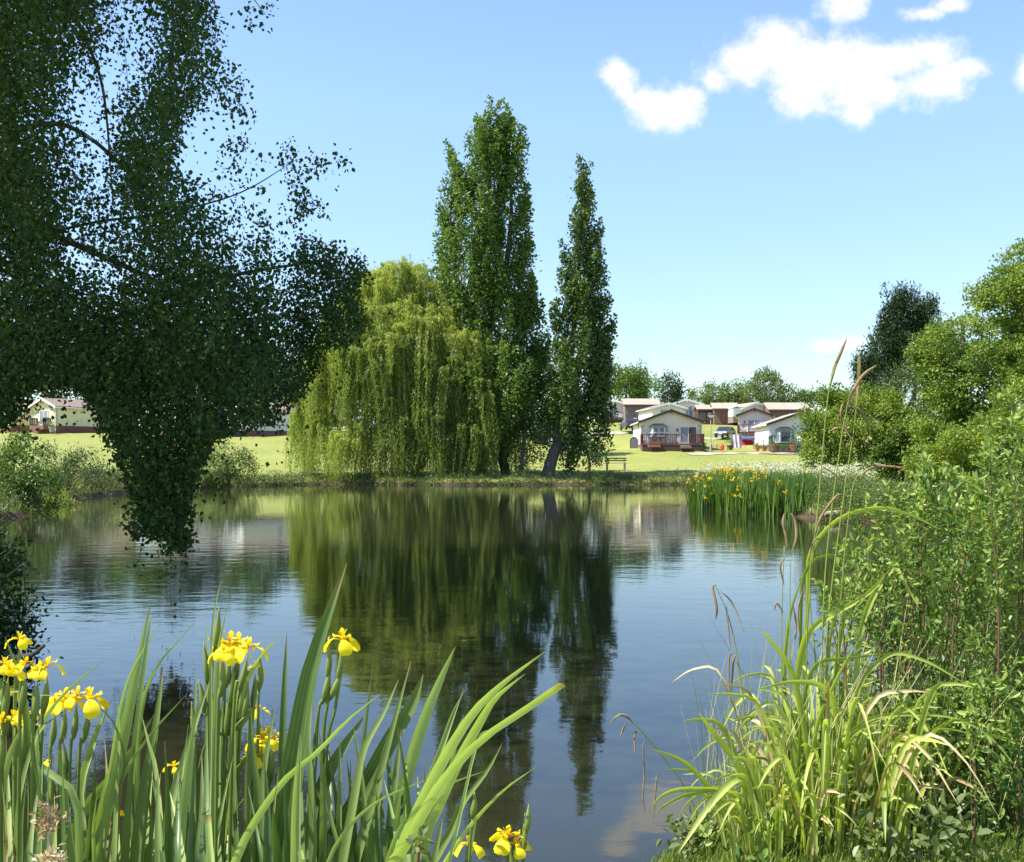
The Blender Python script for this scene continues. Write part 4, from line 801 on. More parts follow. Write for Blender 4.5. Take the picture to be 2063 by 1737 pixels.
rock('bank_boulder', 'rounded reddish boulder at the left frame edge on the bank', (-15.9, 34.4, .25), (.8, .8, .55), M_redrock)
rock('bank_boulder', 'broad red brown earth outcrop above the water on the left bank', P(150, 990, 50), (1.9, 1.2, .75), M_redrock)
rock('bank_boulder', 'second red brown outcrop nearer the hanging birch spray', P(205, 988, 52), (1.2, 1.0, .6), M_redrock)
t = thing('log', 'pale driftwood log at the waterline right of the iris bed', 'log', P(1720, 1040, 34))
MB().tube([(-.9, 0, .08), (-.3, .05, .1), (.3, 0, .08), (1.0, .1, .1)], [.07, .09, .08, .05], 8).build('stem', M_pale_wood, t); MB().tube([(.1, 0, .12), (.35, -.1, .28)], [.04, .02], 6).build('branch', M_pale_wood, t)
# lamp post
t = thing('lamp_post', 'slim pale lamp post with a dark capped lantern right of the red deck', 'lamp post', P(1432, 909, 114.5))
MB().tube([(0, 0, -.2), (0, 0, 3.55)], [.075, .045], 8).lathe((0, 0, 0), [(.10, 0), (.10, .7), (.07, .75)], 10).build('pole', M_conc, t)
MB().lathe((0, 0, 3.5), [(.10, 0), (.30, .12), (.34, .26)], 14).build('lantern', M_white, t)
MB().lathe((0, 0, 3.765), [(.42, 0), (.42, .05), (.26, .2), (.06, .28)], 14).build('cap', M_black, t)
t = thing('white_post', 'white upright post beside the dark parked car', 'post', P(1280, 869, 137.5))
MB().box(-.17, .17, -.15, .15, -.1, 1.55).build('shaft', M_white, t); MB().prism([(-.2, 1.552), (.2, 1.552), (.14, 1.66), (-.14, 1.66)], -.18, .18).build('cap', M_white, t)
t = thing('hanging_basket', 'hanging basket of red flowers beside the white post', 'hanging basket', P(1286, 862, 121)) 
MB().tube([(0, 0, -2.0), (0, 0, .75), (.12, 0, .85), (.25, 0, .75)], .025, 6).build('stand', M_black, t)
leafcloud('foliage', np.array(t.location)+np.array([.1, 0, .55])+R.normal(size=(12, 3))*.14, R.uniform(0, 1, 12), 16, .12, .09, .7, M_bright, t)
leafcloud('flowers', np.array(t.location)+np.array([.1, 0, .15])+R.normal(size=(6, 3))*.12, R.uniform(0, 1, 6), 8, .08, .07, .8, leafmat('red_flower', (.5, .03, .02), (.6, .1, .03), .1), t)
t = thing('round_screen', 'grey round topped mesh screen left of the red-decked lodge', 'screen', P(1277, 904, 118))
pts = [(-.42, 0)]+[(.42*math.cos(a), .85+.42*math.sin(a)) for a in np.linspace(math.pi, 0, 11)]+[(.42, 0)]
MB().prism([(x*.94, z*.97+.02) for x, z in pts][::-1][::-1][::-1], -.01, .01).build('mesh_panel', mat('grey_mesh', (.26, .25, .25), .8), t); MB().tube([(x, 0, z) for x, z in pts], .03, 6).build('frame', M_metal, t)
t = thing('wire_fence', 'low dark wire fence running from the lodge towards the lamp post', 'fence', P(1434, 905, 116)); 
for i in range(4): MB().box(i*.55-.03, i*.55+.03, -.03, .03, -.1, .5).build('post', M_black, t)
MB().tube([(0, 0, .45), (1.65, 0, .45)], .015, 4).tube([(0, 0, .25), (1.65, 0, .25)], .015, 4).build('rail', M_black, t)

# bench
t = thing('park_bench', 'wooden park bench with pale concrete ends facing the pond', 'bench', P(1241, 944, 90), rz=rad(4))
for z in (.60, .78): MB().box(-.92, .92, .24, .28, z, z+.10).build('backrest', M_brownwood, t)
for y in (-.2, -.04, .12): MB().box(-.9, .9, y, y+.12, .42, .46).build('seat_slat', M_pale_wood, t)
for sx in (-.78, .68): MB().box(sx, sx+.1, -.25, .27, .36, .42).box(sx, sx+.1, -.22, -.1, -.15, .36).box(sx, sx+.1, .16, .28, -.15, .36).box(sx+.02, sx+.08, .28, .33, .3, .9).build('leg', M_conc, t)

# cars
def car(label, loc, rz, body, light_front):
    t = thing('parked_car', label, 'car', loc, None, rz)     # nose towards local -y
    prof = [(-2.05,.32),(-2.1,.55),(-1.95,.78),(-1.1,.92),(-.45,1.38),(.85,1.42),(1.55,1.0),(1.95,.95),(2.08,.6),(2.02,.32)]
    def hw(z): return .84 if z < .95 else .84-(z-.95)*.42
    n = len(prof); V = [(s*hw(z)*(.9 if abs(y) > 1.9 else 1), y, z) for s in (-1, 1) for y, z in prof]
    Fc = [tuple(range(n)), tuple(range(2*n-1, n-1, -1))]+[(i, i+n, (i+1) % n+n, (i+1) % n) for i in range(n)]
    b = MB().add(V, Fc).build('body', body, t); bv = b.modifiers.new('bevel', 'BEVEL'); bv.width = .06; bv.segments = 2; bv.limit_method = 'ANGLE'
    def glass(q): MB().add(q+[tuple(np.array(v)*[.97, .97, .97]) for v in q], [(0,1,2,3),(7,6,5,4),(0,4,5,1),(1,5,6,2),(2,6,7,3),(3,7,4,0)]).build('window', M_glassdark, t)
    glass([(-.70,-1.08,.965),(.70,-1.08,.965),(.60,-.52,1.375),(-.60,-.52,1.375)]); glass([(.68,1.52,1.055),(-.68,1.52,1.055),(-.58,.93,1.42),(.58,.93,1.42)])
    for s in (-1, 1): glass([(s*.85,-.85,.99),(s*.85,1.3,.99),(s*.69,.75,1.34),(s*.69,-.45,1.34)] if s > 0 else [(s*.85,1.3,.99),(s*.85,-.85,.99),(s*.69,-.45,1.34),(s*.69,.75,1.34)])
    for y in (-1.3, 1.3):
        for s in (-1, 1):
            w = MB().tube([(s*.66, y, .31), (s*.87, y, .31)], .31, 16).build('wheel', M_black, t); MB().tube([(s*.872, y, .31), (s*.885, y, .31)], .18, 12).build('rim', M_metal, w)
    for s in (-1, 1):
        MB().box(s*.62-.17, s*.62+.17, -2.10, -2.03, .56, .72).build('headlight', M_white, t); MB().box(s*.64-.13, s*.64+.13, 2.03, 2.10, .62, .85).build('tail_light', mat('red_lens', (.5, .02, .015), .3), t)
    MB().box(-.26, .26, 2.05, 2.11, .62, .73).build('number_plate', mat('yellow_plate', (.65, .5, .08), .5), t); MB().box(-.26, .26, -2.115, -2.09, .40, .51).build('number_plate', M_white, t)
    MB().box(-.8, .8, -2.14, -2.05, .28, .42).box(-.8, .8, 2.05, 2.13, .28, .45).build('bumper', M_black, t)
    return t
car('dark car with red tail lights parked beside the white post', P(1268, 867, 138), rad(188), mat('dark_car_paint', (.03, .035, .055), .2, spec=.8), False)
car('blue grey car parked on the slope right of the lamp post', P(1461, 882, 138), rad(-28), mat('blue_grey_paint', (.10, .13, .19), .2, metal=.4, spec=.8), True)
# gravel drives on the terraces
def strip(name, pts, w, m, label, dz=.05):
    c = crm([(x, y, 0) for x, y in pts], 60); n = nrm(np.cross(np.gradient(c, axis=0), [0, 0, 1])); V = []
    for i in range(60):
        for s in np.linspace(-1, 1, 5): q = c[i]+n[i]*s*w/2; V.append((q[0], q[1], gz(q[0], q[1])+dz))
    Fc = [(i*5+j, (i+1)*5+j, (i+1)*5+j+1, i*5+j+1) for i in range(59) for j in range(4)]
    tag(mesh_obj(name, V, [Fc], m), label, kind='structure')
M_gravel = mat('pale_gravel', (.44, .38, .29), .95, col2=(.32, .27, .2), scale=6, bump=.5, bscale=40)
strip('road', [(-2, 139), (8, 138.5), (16, 138), (26, 137.5), (34, 137), (44, 136)], 2.6, M_gravel, 'pale gravel drive along the terrace')
strip('path', [(18, 112.4), (24, 113.2), (30, 113), (36, 112)], 2.4, M_gravel, 'gravel patch in front of the pots')
# ---------------------------------------------------------------- foreground irises
def blade(name, pts, w, par, roll=0., fold=.16, m=None, tint=.5, n=22, blunt=0, taper=1.0, base_w=.75):
    """a folded strap leaf along pts (world), widest in the middle, pointed at the end; roll turns it about its own length"""
    c = crm(pts, n); t = nrm(np.gradient(c, axis=0)); A = np.array([0, -1., 0]); s = nrm(np.cross(t, A)); q = nrm(np.cross(s, t))
    cr, sr = math.cos(roll), math.sin(roll); u = s*cr+q*sr; v = -s*sr+q*cr
    f = np.linspace(0, 1, n); W_ = w*np.minimum(1, base_w+(1-base_w)*f*3)*np.maximum(1-f**(3.2*taper), .5 if blunt else .03)**.9
    W_ = W_[:, None]; V = np.stack([c-u*W_/2, c-u*W_*.25-v*W_*fold*.6, c-v*W_*fold, c+u*W_*.25-v*W_*fold*.6, c+u*W_/2], 1).reshape(-1, 3)
    i = np.arange(n-1)[:, None]*5; Fq = np.concatenate([i+[k, k+1, k+6, k+5] for k in range(4)])
    ac = np.tile([-1, -.5, 0, .5, 1], n); tt = np.clip(np.repeat(tint+.12*(f-.5), 5), 0, 1)
    return mesh_obj(name, V, [Fq], m or M_blade, par, {'tint': tt, 'across': ac, 'tip': np.repeat(f, 5)}, smooth=True)
def petal_arrays(c, yaw, scale, kind):
    """one curved petal; returns vertices and quads"""
    nu, nv = 7, 5; V = []
    prof = {'fall': [(0, 0), (.28, .16), (.6, .22), (.95, .10), (1.18, -.16), (1.28, -.45), (1.22, -.68)], 'standard': [(0, .1), (.06, .25), (.10, .42), (.14, .58), (.2, .7), (.24, .76), (.28, .78)],
            'style': [(0, .12), (.15, .26), (.32, .36), (.5, .38), (.62, .36), (.72, .42), (.78, .5)]}[kind]
    wid = {'fall': [.16, .2, .36, .82, 1.0, .82, .3], 'standard': [.08, .14, .24, .32, .32, .22, .06], 'style': [.14, .2, .3, .38, .40, .36, .12]}[kind]
    sx, sz = R.uniform(.85, 1.15), R.uniform(.8, 1.2)
    for (r, z), w in zip(prof, wid):
        for j in range(nv):
            s = (j/(nv-1)-.5); x = r*sx; y = s*w; zz = z*sz-abs(s)**1.5*w*.55+R.normal()*.012
            V.append((x*math.cos(yaw)-y*math.sin(yaw), x*math.sin(yaw)+y*math.cos(yaw), zz))
    return np.array(V)*scale+c, [(i*nv+j, i*nv+j+1, (i+1)*nv+j+1, (i+1)*nv+j) for i in range(nu-1) for j in range(nv-1)]
def iris_flower(par, c, size=.052, yaw=None, wilt=False, tilt=(0, 0)):
    mb = MB(); yaw = R.uniform(0, 2.1) if yaw is None else yaw
    for k in range(3):
        a = yaw+k*2.094
        for kd, da in (('fall', 0), ('standard', 1.047), ('style', 0)):
            V, Fc = petal_arrays(np.zeros(3), a+da+R.normal()*.08, size*(.55 if wilt else 1), kd)
            if wilt: V = V*[.45, .45, .8]
            V[:, 0] += V[:, 2]*tilt[0]; V[:, 1] += V[:, 2]*tilt[1]; mb.add(V+c, Fc)
    V = np.concatenate(mb.V); tt = R.uniform(.2, 1, len(mb.V)); tn = np.concatenate([np.clip(.15+.5*x+.6*np.linalg.norm((v-c)/size, axis=1)-.1, 0, 1) for v, x in zip(mb.V, tt)])
    return mesh_obj('flower', V, [mb.F], M_wilt if wilt else M_petal, par, {'tint': tn}, smooth=True)
def spathe(par, a, b, w, name='bud'):
    c = crm([a, (np.array(a)+b)/2+[.002, 0, 0], b], 9); r = w/2*np.array([.4, .75, 1, 1, .9, .75, .55, .3, .08])
    V, Fc = tube(c, r, 7); return mesh_obj(name, V, [Fc], M_bud, par, {'tint': np.clip(np.repeat(np.linspace(.2, .9, 9), 7), 0, 1), 'across': np.tile(np.linspace(-1, 1, 7), 9)}, smooth=True)
def stem(par, pts, r=.004, name='flower_stem'):
    V, Fc = tube(crm(pts, 16), np.linspace(r*1.2, r*.9, 16), 6); return mesh_obj(name, V, [Fc], M_bud, par, {'tint': np.full(len(V), .3), 'across': np.zeros(len(V))}, smooth=True)
G0 = .36
def bl(pl, Y, pts, w, roll=.3, tint=.5, blunt=0, taper=1., gx=None, dY=0., m=None):
    """pts from the lowest photo point to the tip; the blade is carried down to the ground below"""
    q = [P(x, y, Y-dY*i/(len(pts)-1)) for i, (x, y) in enumerate(pts)]
    lo = q[0]; d = q[1]-q[0]; k = (lo[2]-G0)/max(d[2], .15)
    e = np.clip((lo-d*k)-lo, -.22, .22); g = lo+e; g[2] = G0-.03; g[1] = Y+R.normal()*.03; q = [g*(1-f)+lo*f for f in (.25, .5, .75)]+q
    if gx is not None: g[0] = P(gx, 1700, Y)[0]
    return blade('leaf', [g]+q, w/F*Y*.98, pl, roll, tint=tint, blunt=blunt, taper=taper, m=m)
IR = {}
def iris(key, label, gx, Y):
    t = thing('iris_plant', label, 'iris', (P(gx, 1700, Y)[0], Y, G0), 'yellow flag irises on the near bank'); IR[key] = (t, Y, gx); return t
def L_(key, pts, w, roll=.3, tint=.5, **k):
    t, Y, gx = IR[key]; return bl(t, Y+R.normal()*.04, pts, w, roll, tint, **k)
def fl(key, px, py, base, size=58, yaw=None, wilt=False, tilt=(0, 0), dY=0.):
    """flower on its own stem: base (px,py) low point of the stem in the picture"""
    t, Y, gx = IR[key]; Y = Y+dY; c = P(px, py, Y); b0 = P(base[0], base[1], Y); g = b0+(b0-c)*[.6, 0, 0]; g[2] = G0
    e = c-[0, 0, .004]; s = stem(t, [g, b0, (b0+c)/2+[.004, 0, 0], e-[0, 0, .05]]); up = nrm(e-b0)
    spathe(s, e-up*.10, e-up*.012, .016, 'spathe')
    iris_flower(s, c, size/2.45/F*Y, yaw, wilt, tilt)
def bud(key, px, py, bx, by, w=15):
    t, Y, gx = IR[key]; a = P(bx, by, Y); b = P(px, py, Y); d = nrm(b-a); g = a-d*.1; g2 = np.array([g[0]-d[0]*.2, Y, G0]); s = stem(t, [g2, g, a], .0035); spathe(s, a, b, w/F*Y)

iris('a', 'yellow flag iris at the left edge with many open flowers', 20, 2.35)
iris('b', 'yellow flag iris with two broad flowers side by side, left of the tall pale blades', 150, 2.7)
iris('c', 'yellow flag iris with tall pale crossing blades and no open flower on top', 270, 2.75)
iris('d', 'yellow flag iris with a tight sheaf of buds and yellow flowers on top', 450, 2.75)
iris('e', 'yellow flag iris with the tallest broad dark green blade', 590, 2.45)
iris('f', 'yellow flag iris with one flower on a thin forked stem right of the tallest blade', 640, 2.75)
iris('g', 'yellow flag iris with upright pointed blades in the middle of the group', 740, 2.75)
iris('h', 'yellow flag iris with long pale blades arching right over the water', 820, 2.6)
iris('i', 'yellow flag iris at the right end with low flowers by the water', 950, 2.9)
iris('j', 'yellow flag iris of short filler leaves at the bottom left', 110, 2.2)
iris('k', 'yellow flag iris of short leaves below the yellow flowered sheaf', 380, 2.3)
# a
L_('a', [(66,1737),(68,1600),(56,1465),(38,1363),(10,1283)], 26, .15, .12, taper=1.2); L_('a', [(0,1600),(20,1520),(45,1462)], 26, -.3, .6)
L_('a', [(30,1737),(40,1600),(75,1480),(120,1440)], 20, .5, .35); L_('a', [(10,1737),(14,1600),(12,1480)], 14, .6, .2)
for x, y, bx, by, s in [(40,1290,30,1420,50),(95,1345,84,1480,66),(18,1350,5,1460,60),(8,1392,10,1500,60),(30,1452,30,1560,70),(65,1465,60,1560,40)]: fl('a', x, y, (bx, by), s, dY=R.uniform(-.1, .15))
for x, y, bx, by, s in [(10,1340,0,1450,56),(52,1340,40,1450,50),(4,1455,0,1560,60),(48,1440,44,1560,48),(75,1352,66,1480,44)]: fl('a', x, y, (bx, by), s, dY=R.uniform(-.15, .2))
L_('a', [(0,1414),(60,1402),(120,1399),(15,1409)][:1]+[(70,1400),(130,1404)], 7, .1, .9)
# b
L_('b', [(160,1737),(150,1600),(78,1540),(82,1465),(130,1397),(213,1327)], 17, -.45, .8, gx=180)
fl('b', 110, 1418, (100, 1560), 62); fl('b', 155, 1405, (140, 1560), 60); fl('b', 132, 1412, (118, 1560), 80, yaw=.2); fl('b', 180, 1412, (158, 1560), 80, yaw=1.0); fl('b', 128, 1482, (132, 1620), 46, wilt=True); fl('b', 100, 1535, (108, 1650), 28)
L_('b', [(236,1600),(252,1530),(225,1450),(182,1416)], 9, .2, .25); L_('b', [(110,1737),(95,1620),(72,1540)], 40, .3, .25)
L_('b', [(180,1737),(165,1600),(190,1500),(215,1420)], 16, .4, .6); L_('b', [(140,1737),(128,1600),(120,1500)], 34, -.2, .3)
# c
L_('c', [(196,1737),(210,1640),(245,1500),(270,1380),(302,1219)], 34, -.3, .72, taper=1.4); L_('c', [(262,1737),(262,1600),(278,1440),(296,1300),(305,1236)], 26, .5, .12)
L_('c', [(222,1560),(245,1420),(272,1340),(322,1257)], 12, -.5, .95); L_('c', [(285,1737),(276,1600),(282,1450),(312,1350),(395,1250)], 15, -.5, .8)
L_('c', [(275,1737),(290,1600),(312,1470),(329,1346)], 40, .25, .22); L_('c', [(165,1640),(230,1560),(280,1490),(310,1440)], 24, -.2, .5)
L_('c', [(190,1700),(240,1580),(295,1490),(375,1400)], 14, -.4, .55); L_('c', [(330,1737),(315,1560),(300,1500),(285,1440)], 20, .5, .85)
L_('c', [(165,1737),(160,1620),(185,1500),(225,1410)], 30, -.3, .7); L_('c', [(230,1737),(235,1600),(240,1480),(235,1400)], 20, .6, .4)
fl('c', 245, 1640, (250, 1730), 26)
# d
L_('d', [(325,1737),(345,1620),(380,1500),(425,1364)], 32, .2, .5); L_('d', [(395,1737),(388,1600),(392,1480),(395,1354)], 30, .4, .45)
L_('d', [(430,1500),(436,1400),(440,1310),(458,1222)], 16, -.3, .7); L_('d', [(424,1500),(426,1300),(434,1220),(445,1171)], 8, 0, .6); L_('d', [(416,1500),(416,1350),(417,1240)], 12, .3, .55)
L_('d', [(470,1600),(490,1400),(522,1330),(562,1283)], 20, -.6, 1.0); L_('d', [(500,1737),(498,1600),(505,1480),(520,1370)], 24, .4, .25)
L_('d', [(440,1737),(436,1600),(440,1480),(455,1380)], 30, .3, .4); L_('d', [(470,1737),(472,1600),(470,1450),(486,1360)], 26, .5, .3); L_('d', [(540,1737),(520,1600),(508,1500),(505,1420)], 24, .2, .15)
L_('d', [(360,1737),(372,1600),(382,1520),(400,1400)], 24, -.2, .7)
fl('d', 462, 1302, (450, 1450), 84, yaw=.4); fl('d', 500, 1308, (470, 1450), 72, yaw=0.1, dY=-.05); fl('d', 520, 1432, (525, 1560), 44, yaw=.3, dY=.1); fl('d', 424, 1285, (420, 1450), 34, wilt=True); fl('d', 530, 1490, (500, 1650), 62); fl('d', 510, 1525, (470, 1690), 56)
for x, y, s in [(480,1296,60),(452,1318,56),(515,1345,40),(540,1478,50),(552,1495,44),(520,1500,50)]: fl('d', x, y, (x-14, y+150), s, dY=R.uniform(-.1, .15))
fl('d', 468, 1438, (460, 1600), 40, dY=.12); fl('d', 350, 1545, (352, 1660), 40, dY=.1); fl('d', 380, 1550, (385, 1660), 34, dY=.1); fl('d', 385, 1400, (395, 1560), 28, wilt=True)
for x, y, bx, by in [(441,1228,433,1305),(410,1300,418,1372),(447,1330,440,1400),(470,1345,462,1420),(500,1380,490,1450),(524,1330,522,1385),(400,1375,412,1430),(428,1400,430,1470),(460,1400,455,1480),(480,1400,470,1470),(490,1350,480,1400)]: bud('d', x, y-6, bx, by+6, 14)
bud('d', 520, 1420, 460, 1480, 16); bud('d', 500, 1520, 460, 1575, 16); bud('d', 548, 1500, 540, 1560, 14)
# e
L_('e', [(558,1760),(578,1620),(598,1500),(630,1330),(698,1135)], 58, .1, .10, taper=1.7); L_('e', [(572,1700),(568,1560),(572,1400),(578,1275)], 22, .1, .12, taper=1.4)
L_('e', [(592,1737),(590,1650),(598,1560),(604,1480)], 22, .3, .2); L_('e', [(530,1737),(528,1600),(540,1500),(556,1420)], 24, .5, .2); L_('e', [(630,1737),(628,1600),(622,1500),(628,1420)], 24, .4, .3)
L_('e', [(480,1720),(530,1630),(578,1567),(640,1515),(700,1452),(769,1396)], 21, -.6, .95)
# f
fl('f', 690, 1292, (655, 1560), 72, yaw=.9); fl('f', 664, 1285, (650, 1540), 34, wilt=True); bud('f', 688, 1350, 664, 1410, 17); bud('f', 664, 1345, 652, 1412, 15)
L_('f', [(620,1737),(643,1602),(683,1519),(736,1440)], 38, .25, .22, taper=1.5); L_('f', [(690,1737),(665,1640),(650,1540),(630,1500)], 12, .3, .5); L_('f', [(600,1737),(625,1650),(655,1560)], 18, .4, .35)
# g
L_('g', [(690,1760),(718,1600),(733,1489),(753,1321)], 20, -.3, .35); L_('g', [(690,1737),(715,1600),(733,1509),(773,1436),(803,1369)], 24, .4, .35); L_('g', [(715,1737),(760,1580),(790,1470),(828,1331)], 26, .3, .25)
L_('g', [(666,1708),(733,1592),(786,1492),(830,1420),(852,1359)], 44, .15, .18, taper=1.5); L_('g', [(744,1737),(760,1620),(770,1530),(786,1470)], 24, .4, .35); L_('g', [(780,1737),(790,1620),(800,1540),(808,1470)], 26, .3, .3)
L_('g', [(786,1740),(813,1592),(852,1459),(886,1373),(918,1302)], 32, -.35, .75, taper=1.4); L_('g', [(820,1700),(850,1600),(882,1519),(910,1440),(939,1386)], 11, -.2, .7); L_('g', [(740,1700),(752,1600),(758,1500)], 18, .5, .5)
# h
L_('h', [(790,1760),(832,1658),(882,1552),(949,1442),(1015,1376),(1098,1313)], 34, -.45, .95, dY=.25); L_('h', [(820,1745),(866,1658),(915,1552),(965,1459),(999,1406),(1058,1358)], 34, -.45, .9, dY=.2)
L_('h', [(775,1760),(816,1705),(882,1588),(965,1495),(1065,1426),(1133,1379)], 32, -.5, 1.0, blunt=1, dY=.3); L_('h', [(666,1725),(710,1658),(766,1612),(830,1583),(892,1559)], 10, -.3, .95)
L_('h', [(780,1737),(816,1652),(882,1592),(925,1572),(982,1552)], 12, -.3, .8); L_('h', [(800,1737),(850,1600),(880,1540),(935,1385)], 18, .2, .6); L_('h', [(850,1737),(870,1650),(905,1560),(925,1470)], 28, -.3, .7)
L_('h', [(835,1737),(850,1650),(880,1560),(935,1440)], 24, -.3, .8); L_('h', [(960,1500),(990,1470),(1025,1447)], 8, 0, .8)
# i
L_('i', [(860,1760),(905,1680),(932,1618),(982,1552),(1012,1497)], 20, .3, .4, dY=.1); L_('i', [(890,1760),(905,1725),(952,1658),(1015,1592),(1085,1542)], 16, -.5, 1.0, dY=.2); L_('i', [(940,1760),(950,1690),(962,1640)], 20, .3, .2)
fl('i', 945, 1703, (940, 1737), 60, dY=.1); fl('i', 1022, 1688, (1030, 1737), 84, yaw=.2); fl('i', 1040, 1705, (1036, 1737), 60); bud('i', 1065, 1620, 1060, 1680, 14); bud('i', 956, 1595, 952, 1650, 14); fl('i', 1058, 1640, (1055, 1700), 20, wilt=True)
L_('i', [(870,1760),(885,1680),(892,1650)], 18, .3, .3)
# low filler leaves
for x in range(-10, 870, 10):
    key = min(IR, key=lambda q: abs(IR[q][2]-x)+(0 if q in 'jk' else 20)); top = 1520+R.uniform(-70, 110)+(40 if x < 60 else 0); ln = R.normal()*18
    L_(key, [(x, 1750), (x+ln*.4, (1750+top)/2), (x+ln+R.normal()*8, top)], R.uniform(12, 27), R.uniform(-.7, .7), R.uniform(0, 1)**1.6*.8, m=M_straw if R.uniform() < .07 else None, dY=R.uniform(-.2, .1))
bl(IR['k'][0], 2.15, [(424,1760),(422,1700),(418,1642)], 28, .1, 1.0, blunt=1); bl(IR['e'][0], 2.1, [(610,1760),(608,1735),(604,1712)], 24, .1, 1.0, blunt=1)  # backlit glow of the cut blades put into their pale tint
# ---------------------------------------------------------------- dead flower head and dried herbs in front of the irises
t = thing('dried_flower', 'dry pinkish brown seed head among the irises at lower left', 'dried flower', (P(95, 1700, 2.0)[0], 2.0, G0))
V, Fc = tube(crm([(P(95,1700,2.0)[0], 2.0, G0), P(98,1720,2.0), P(97,1620,2.0)], 10), .003, 5); mesh_obj('stalk', V, [Fc], M_pale_wood, t)
leafcloud('seed_head', np.array([P(95+dx, 1640+dy, 2.0) for dx, dy in [(0,-20),(-8,0),(12,4),(-14,22),(4,20),(20,10),(-4,40)]]), R.uniform(0, .3, 7), 14, .010, .015, .4, M_wilt, t)
t = thing('dried_flower', 'pale papery seed head at the bottom edge left of centre', 'dried flower', (P(110, 1700, 1.95)[0], 1.95, G0))
V, Fc = tube(crm([(P(112,1700,1.95)[0], 1.95, G0), P(110,1900,1.95), P(108,1735,1.95)], 10), .003, 5); mesh_obj('stalk', V, [Fc], M_pale_wood, t)
leafcloud('seed_head', np.array([P(105+dx, 1728+dy, 1.95) for dx, dy in [(0,0),(-14,8),(14,6),(0,-8)]]), np.ones(4)*.9, 26, .008, .014, .5, M_wilt, t)

# ---------------------------------------------------------------- pendulous sedge on the right
def Pg(px, py, Y): return P(px, py, Y)
def sedge(label, gx, Y, n, spread, hmin, hmax, seedtint=.6, group='pendulous sedge clumps on the near bank', digit=(), wid=13):
    x0 = P(gx, 1700, Y)[0]; g = gz(x0, Y); t = thing('sedge_plant', label, 'sedge', (x0, Y, g), group); b = np.array([x0, Y, g])
    for k in range(n):
        a = R.uniform(0, 2*math.pi); L = R.uniform(hmin, hmax); out = R.uniform(.2, .8)*L*(.75 if math.sin(a) < 0 else .6); h = math.sqrt(max(L*L-out*out*.6, .04))*R.uniform(.62, .9)
        s = b+np.array([math.cos(a), math.sin(a), 0])*R.uniform(0, spread); d = np.array([math.cos(a), math.sin(a), 0]); droop = R.uniform(.1, .55)*h if out > .4*L else 0
        pts = [s-[0, 0, .03], s+d*out*.18+[0, 0, h*.5], s+d*out*.5+[0, 0, h*.93], s+d*out*.85+[0, 0, h-droop*.35], s+d*out*1.15+[0, 0, h-droop]]
        blade('leaf', pts, R.uniform(.7, 1.2)*wid/F*Y, t, R.uniform(-.9, .9), fold=.22, m=M_straw if R.uniform() < .09 else M_sedge, tint=float(np.clip(R.normal(seedtint, .28), 0, 1)), n=14, base_w=.5)
    for pts, w, tn, dY in digit:
        q = [P(x, y, Y-dY*i/(len(pts)-1)) for i, (x, y) in enumerate(pts)]
        if pts[0][1] > 1600: q[0][2] = min(q[0][2], gz(q[0][0], Y)+.0)
        blade('leaf', q, w/F*Y*.95, t, R.uniform(-.5, .2), fold=.2, m=M_sedge, tint=tn, n=24, base_w=.45)
    return t
D1 = [([(1575,1735),(1545,1650),(1493,1549),(1440,1480),(1405,1432)], 18, .7, .2), ([(1570,1720),(1535,1630),(1495,1567),(1440,1610),(1400,1665),(1366,1720)], 17, .85, .3),
      ([(1530,1730),(1480,1640),(1434,1591),(1390,1545),(1355,1524),(1305,1507)], 13, .75, .2), ([(1560,1720),(1490,1610),(1400,1590),(1340,1600),(1305,1637)], 12, .85, .3), ([(1560,1720),(1480,1600),(1400,1598),(1345,1620),(1320,1640)], 10, .7, .3),
      ([(1600,1720),(1560,1650),(1593,1612),(1630,1602),(1664,1612)], 13, .6, .3), ([(1640,1650),(1690,1580),(1744,1562),(1853,1616),(1936,1704)], 15, .45, .2), ([(1540,1737),(1520,1600),(1515,1540),(1527,1492)], 12, .8, .1)]
D2 = [([(1640,1700),(1625,1500),(1597,1361),(1560,1300),(1526,1264)], 14, .7, .2), ([(1700,1700),(1690,1480),(1664,1390),(1597,1374),(1518,1391)], 13, .75, .3), ([(1600,1720),(1615,1450),(1640,1345),(1702,1327),(1827,1315)], 11, .4, .1),
      ([(1700,1700),(1720,1420),(1786,1323),(1860,1330),(1945,1378)], 10, .55, .2), ([(1640,1700),(1700,1500),(1830,1430),(1900,1425)], 10, .7, .2), ([(1650,1720),(1640,1500),(1680,1380),(1742,1270)], 12, .75, .1),
      ([(1680,1720),(1700,1520),(1750,1450),(1870,1440),(1950,1452)], 10, .6, .2)]
D3 = [([(1650,1720),(1622,1400),(1628,1200),(1634,1112),(1690,1046),(1771,1023),(1840,1040),(1900,1070)], 13, .85, .2), ([(1600,1720),(1606,1400),(1620,1298),(1648,1256),(1743,1200),(1795,1145)], 16, .95, .3),
      ([(1720,1720),(1730,1300),(1795,1145),(1813,1158),(1853,1228)], 14, .95, .1), ([(1610,1720),(1612,1300),(1638,1130),(1795,1140),(1943,1180)], 8, .3, .2), ([(1655,1720),(1680,1400),(1700,1250),(1735,1120)], 9, .5, .1),
      ([(1640,1720),(1665,1350),(1700,1180),(1760,1130)], 8, .6, .1), ([(1590,1720),(1580,1400),(1590,1250),(1620,1150)], 10, .7, .1)]
sedge('low sedge clump with broad bent leaves reaching left over the water', 1560, 4.5, 90, .20, .25, .58, .7, digit=D1, wid=8.5)
sedge('middle sedge clump with a dense fountain of yellow green leaves', 1670, 4.5, 150, .34, .32, .95, .75, digit=D2, wid=10)
sedge('tall sedge clump with leaves arching high in front of the sallow bush', 1650, 4.85, 18, .18, .45, .95, .75, digit=D3, wid=8)
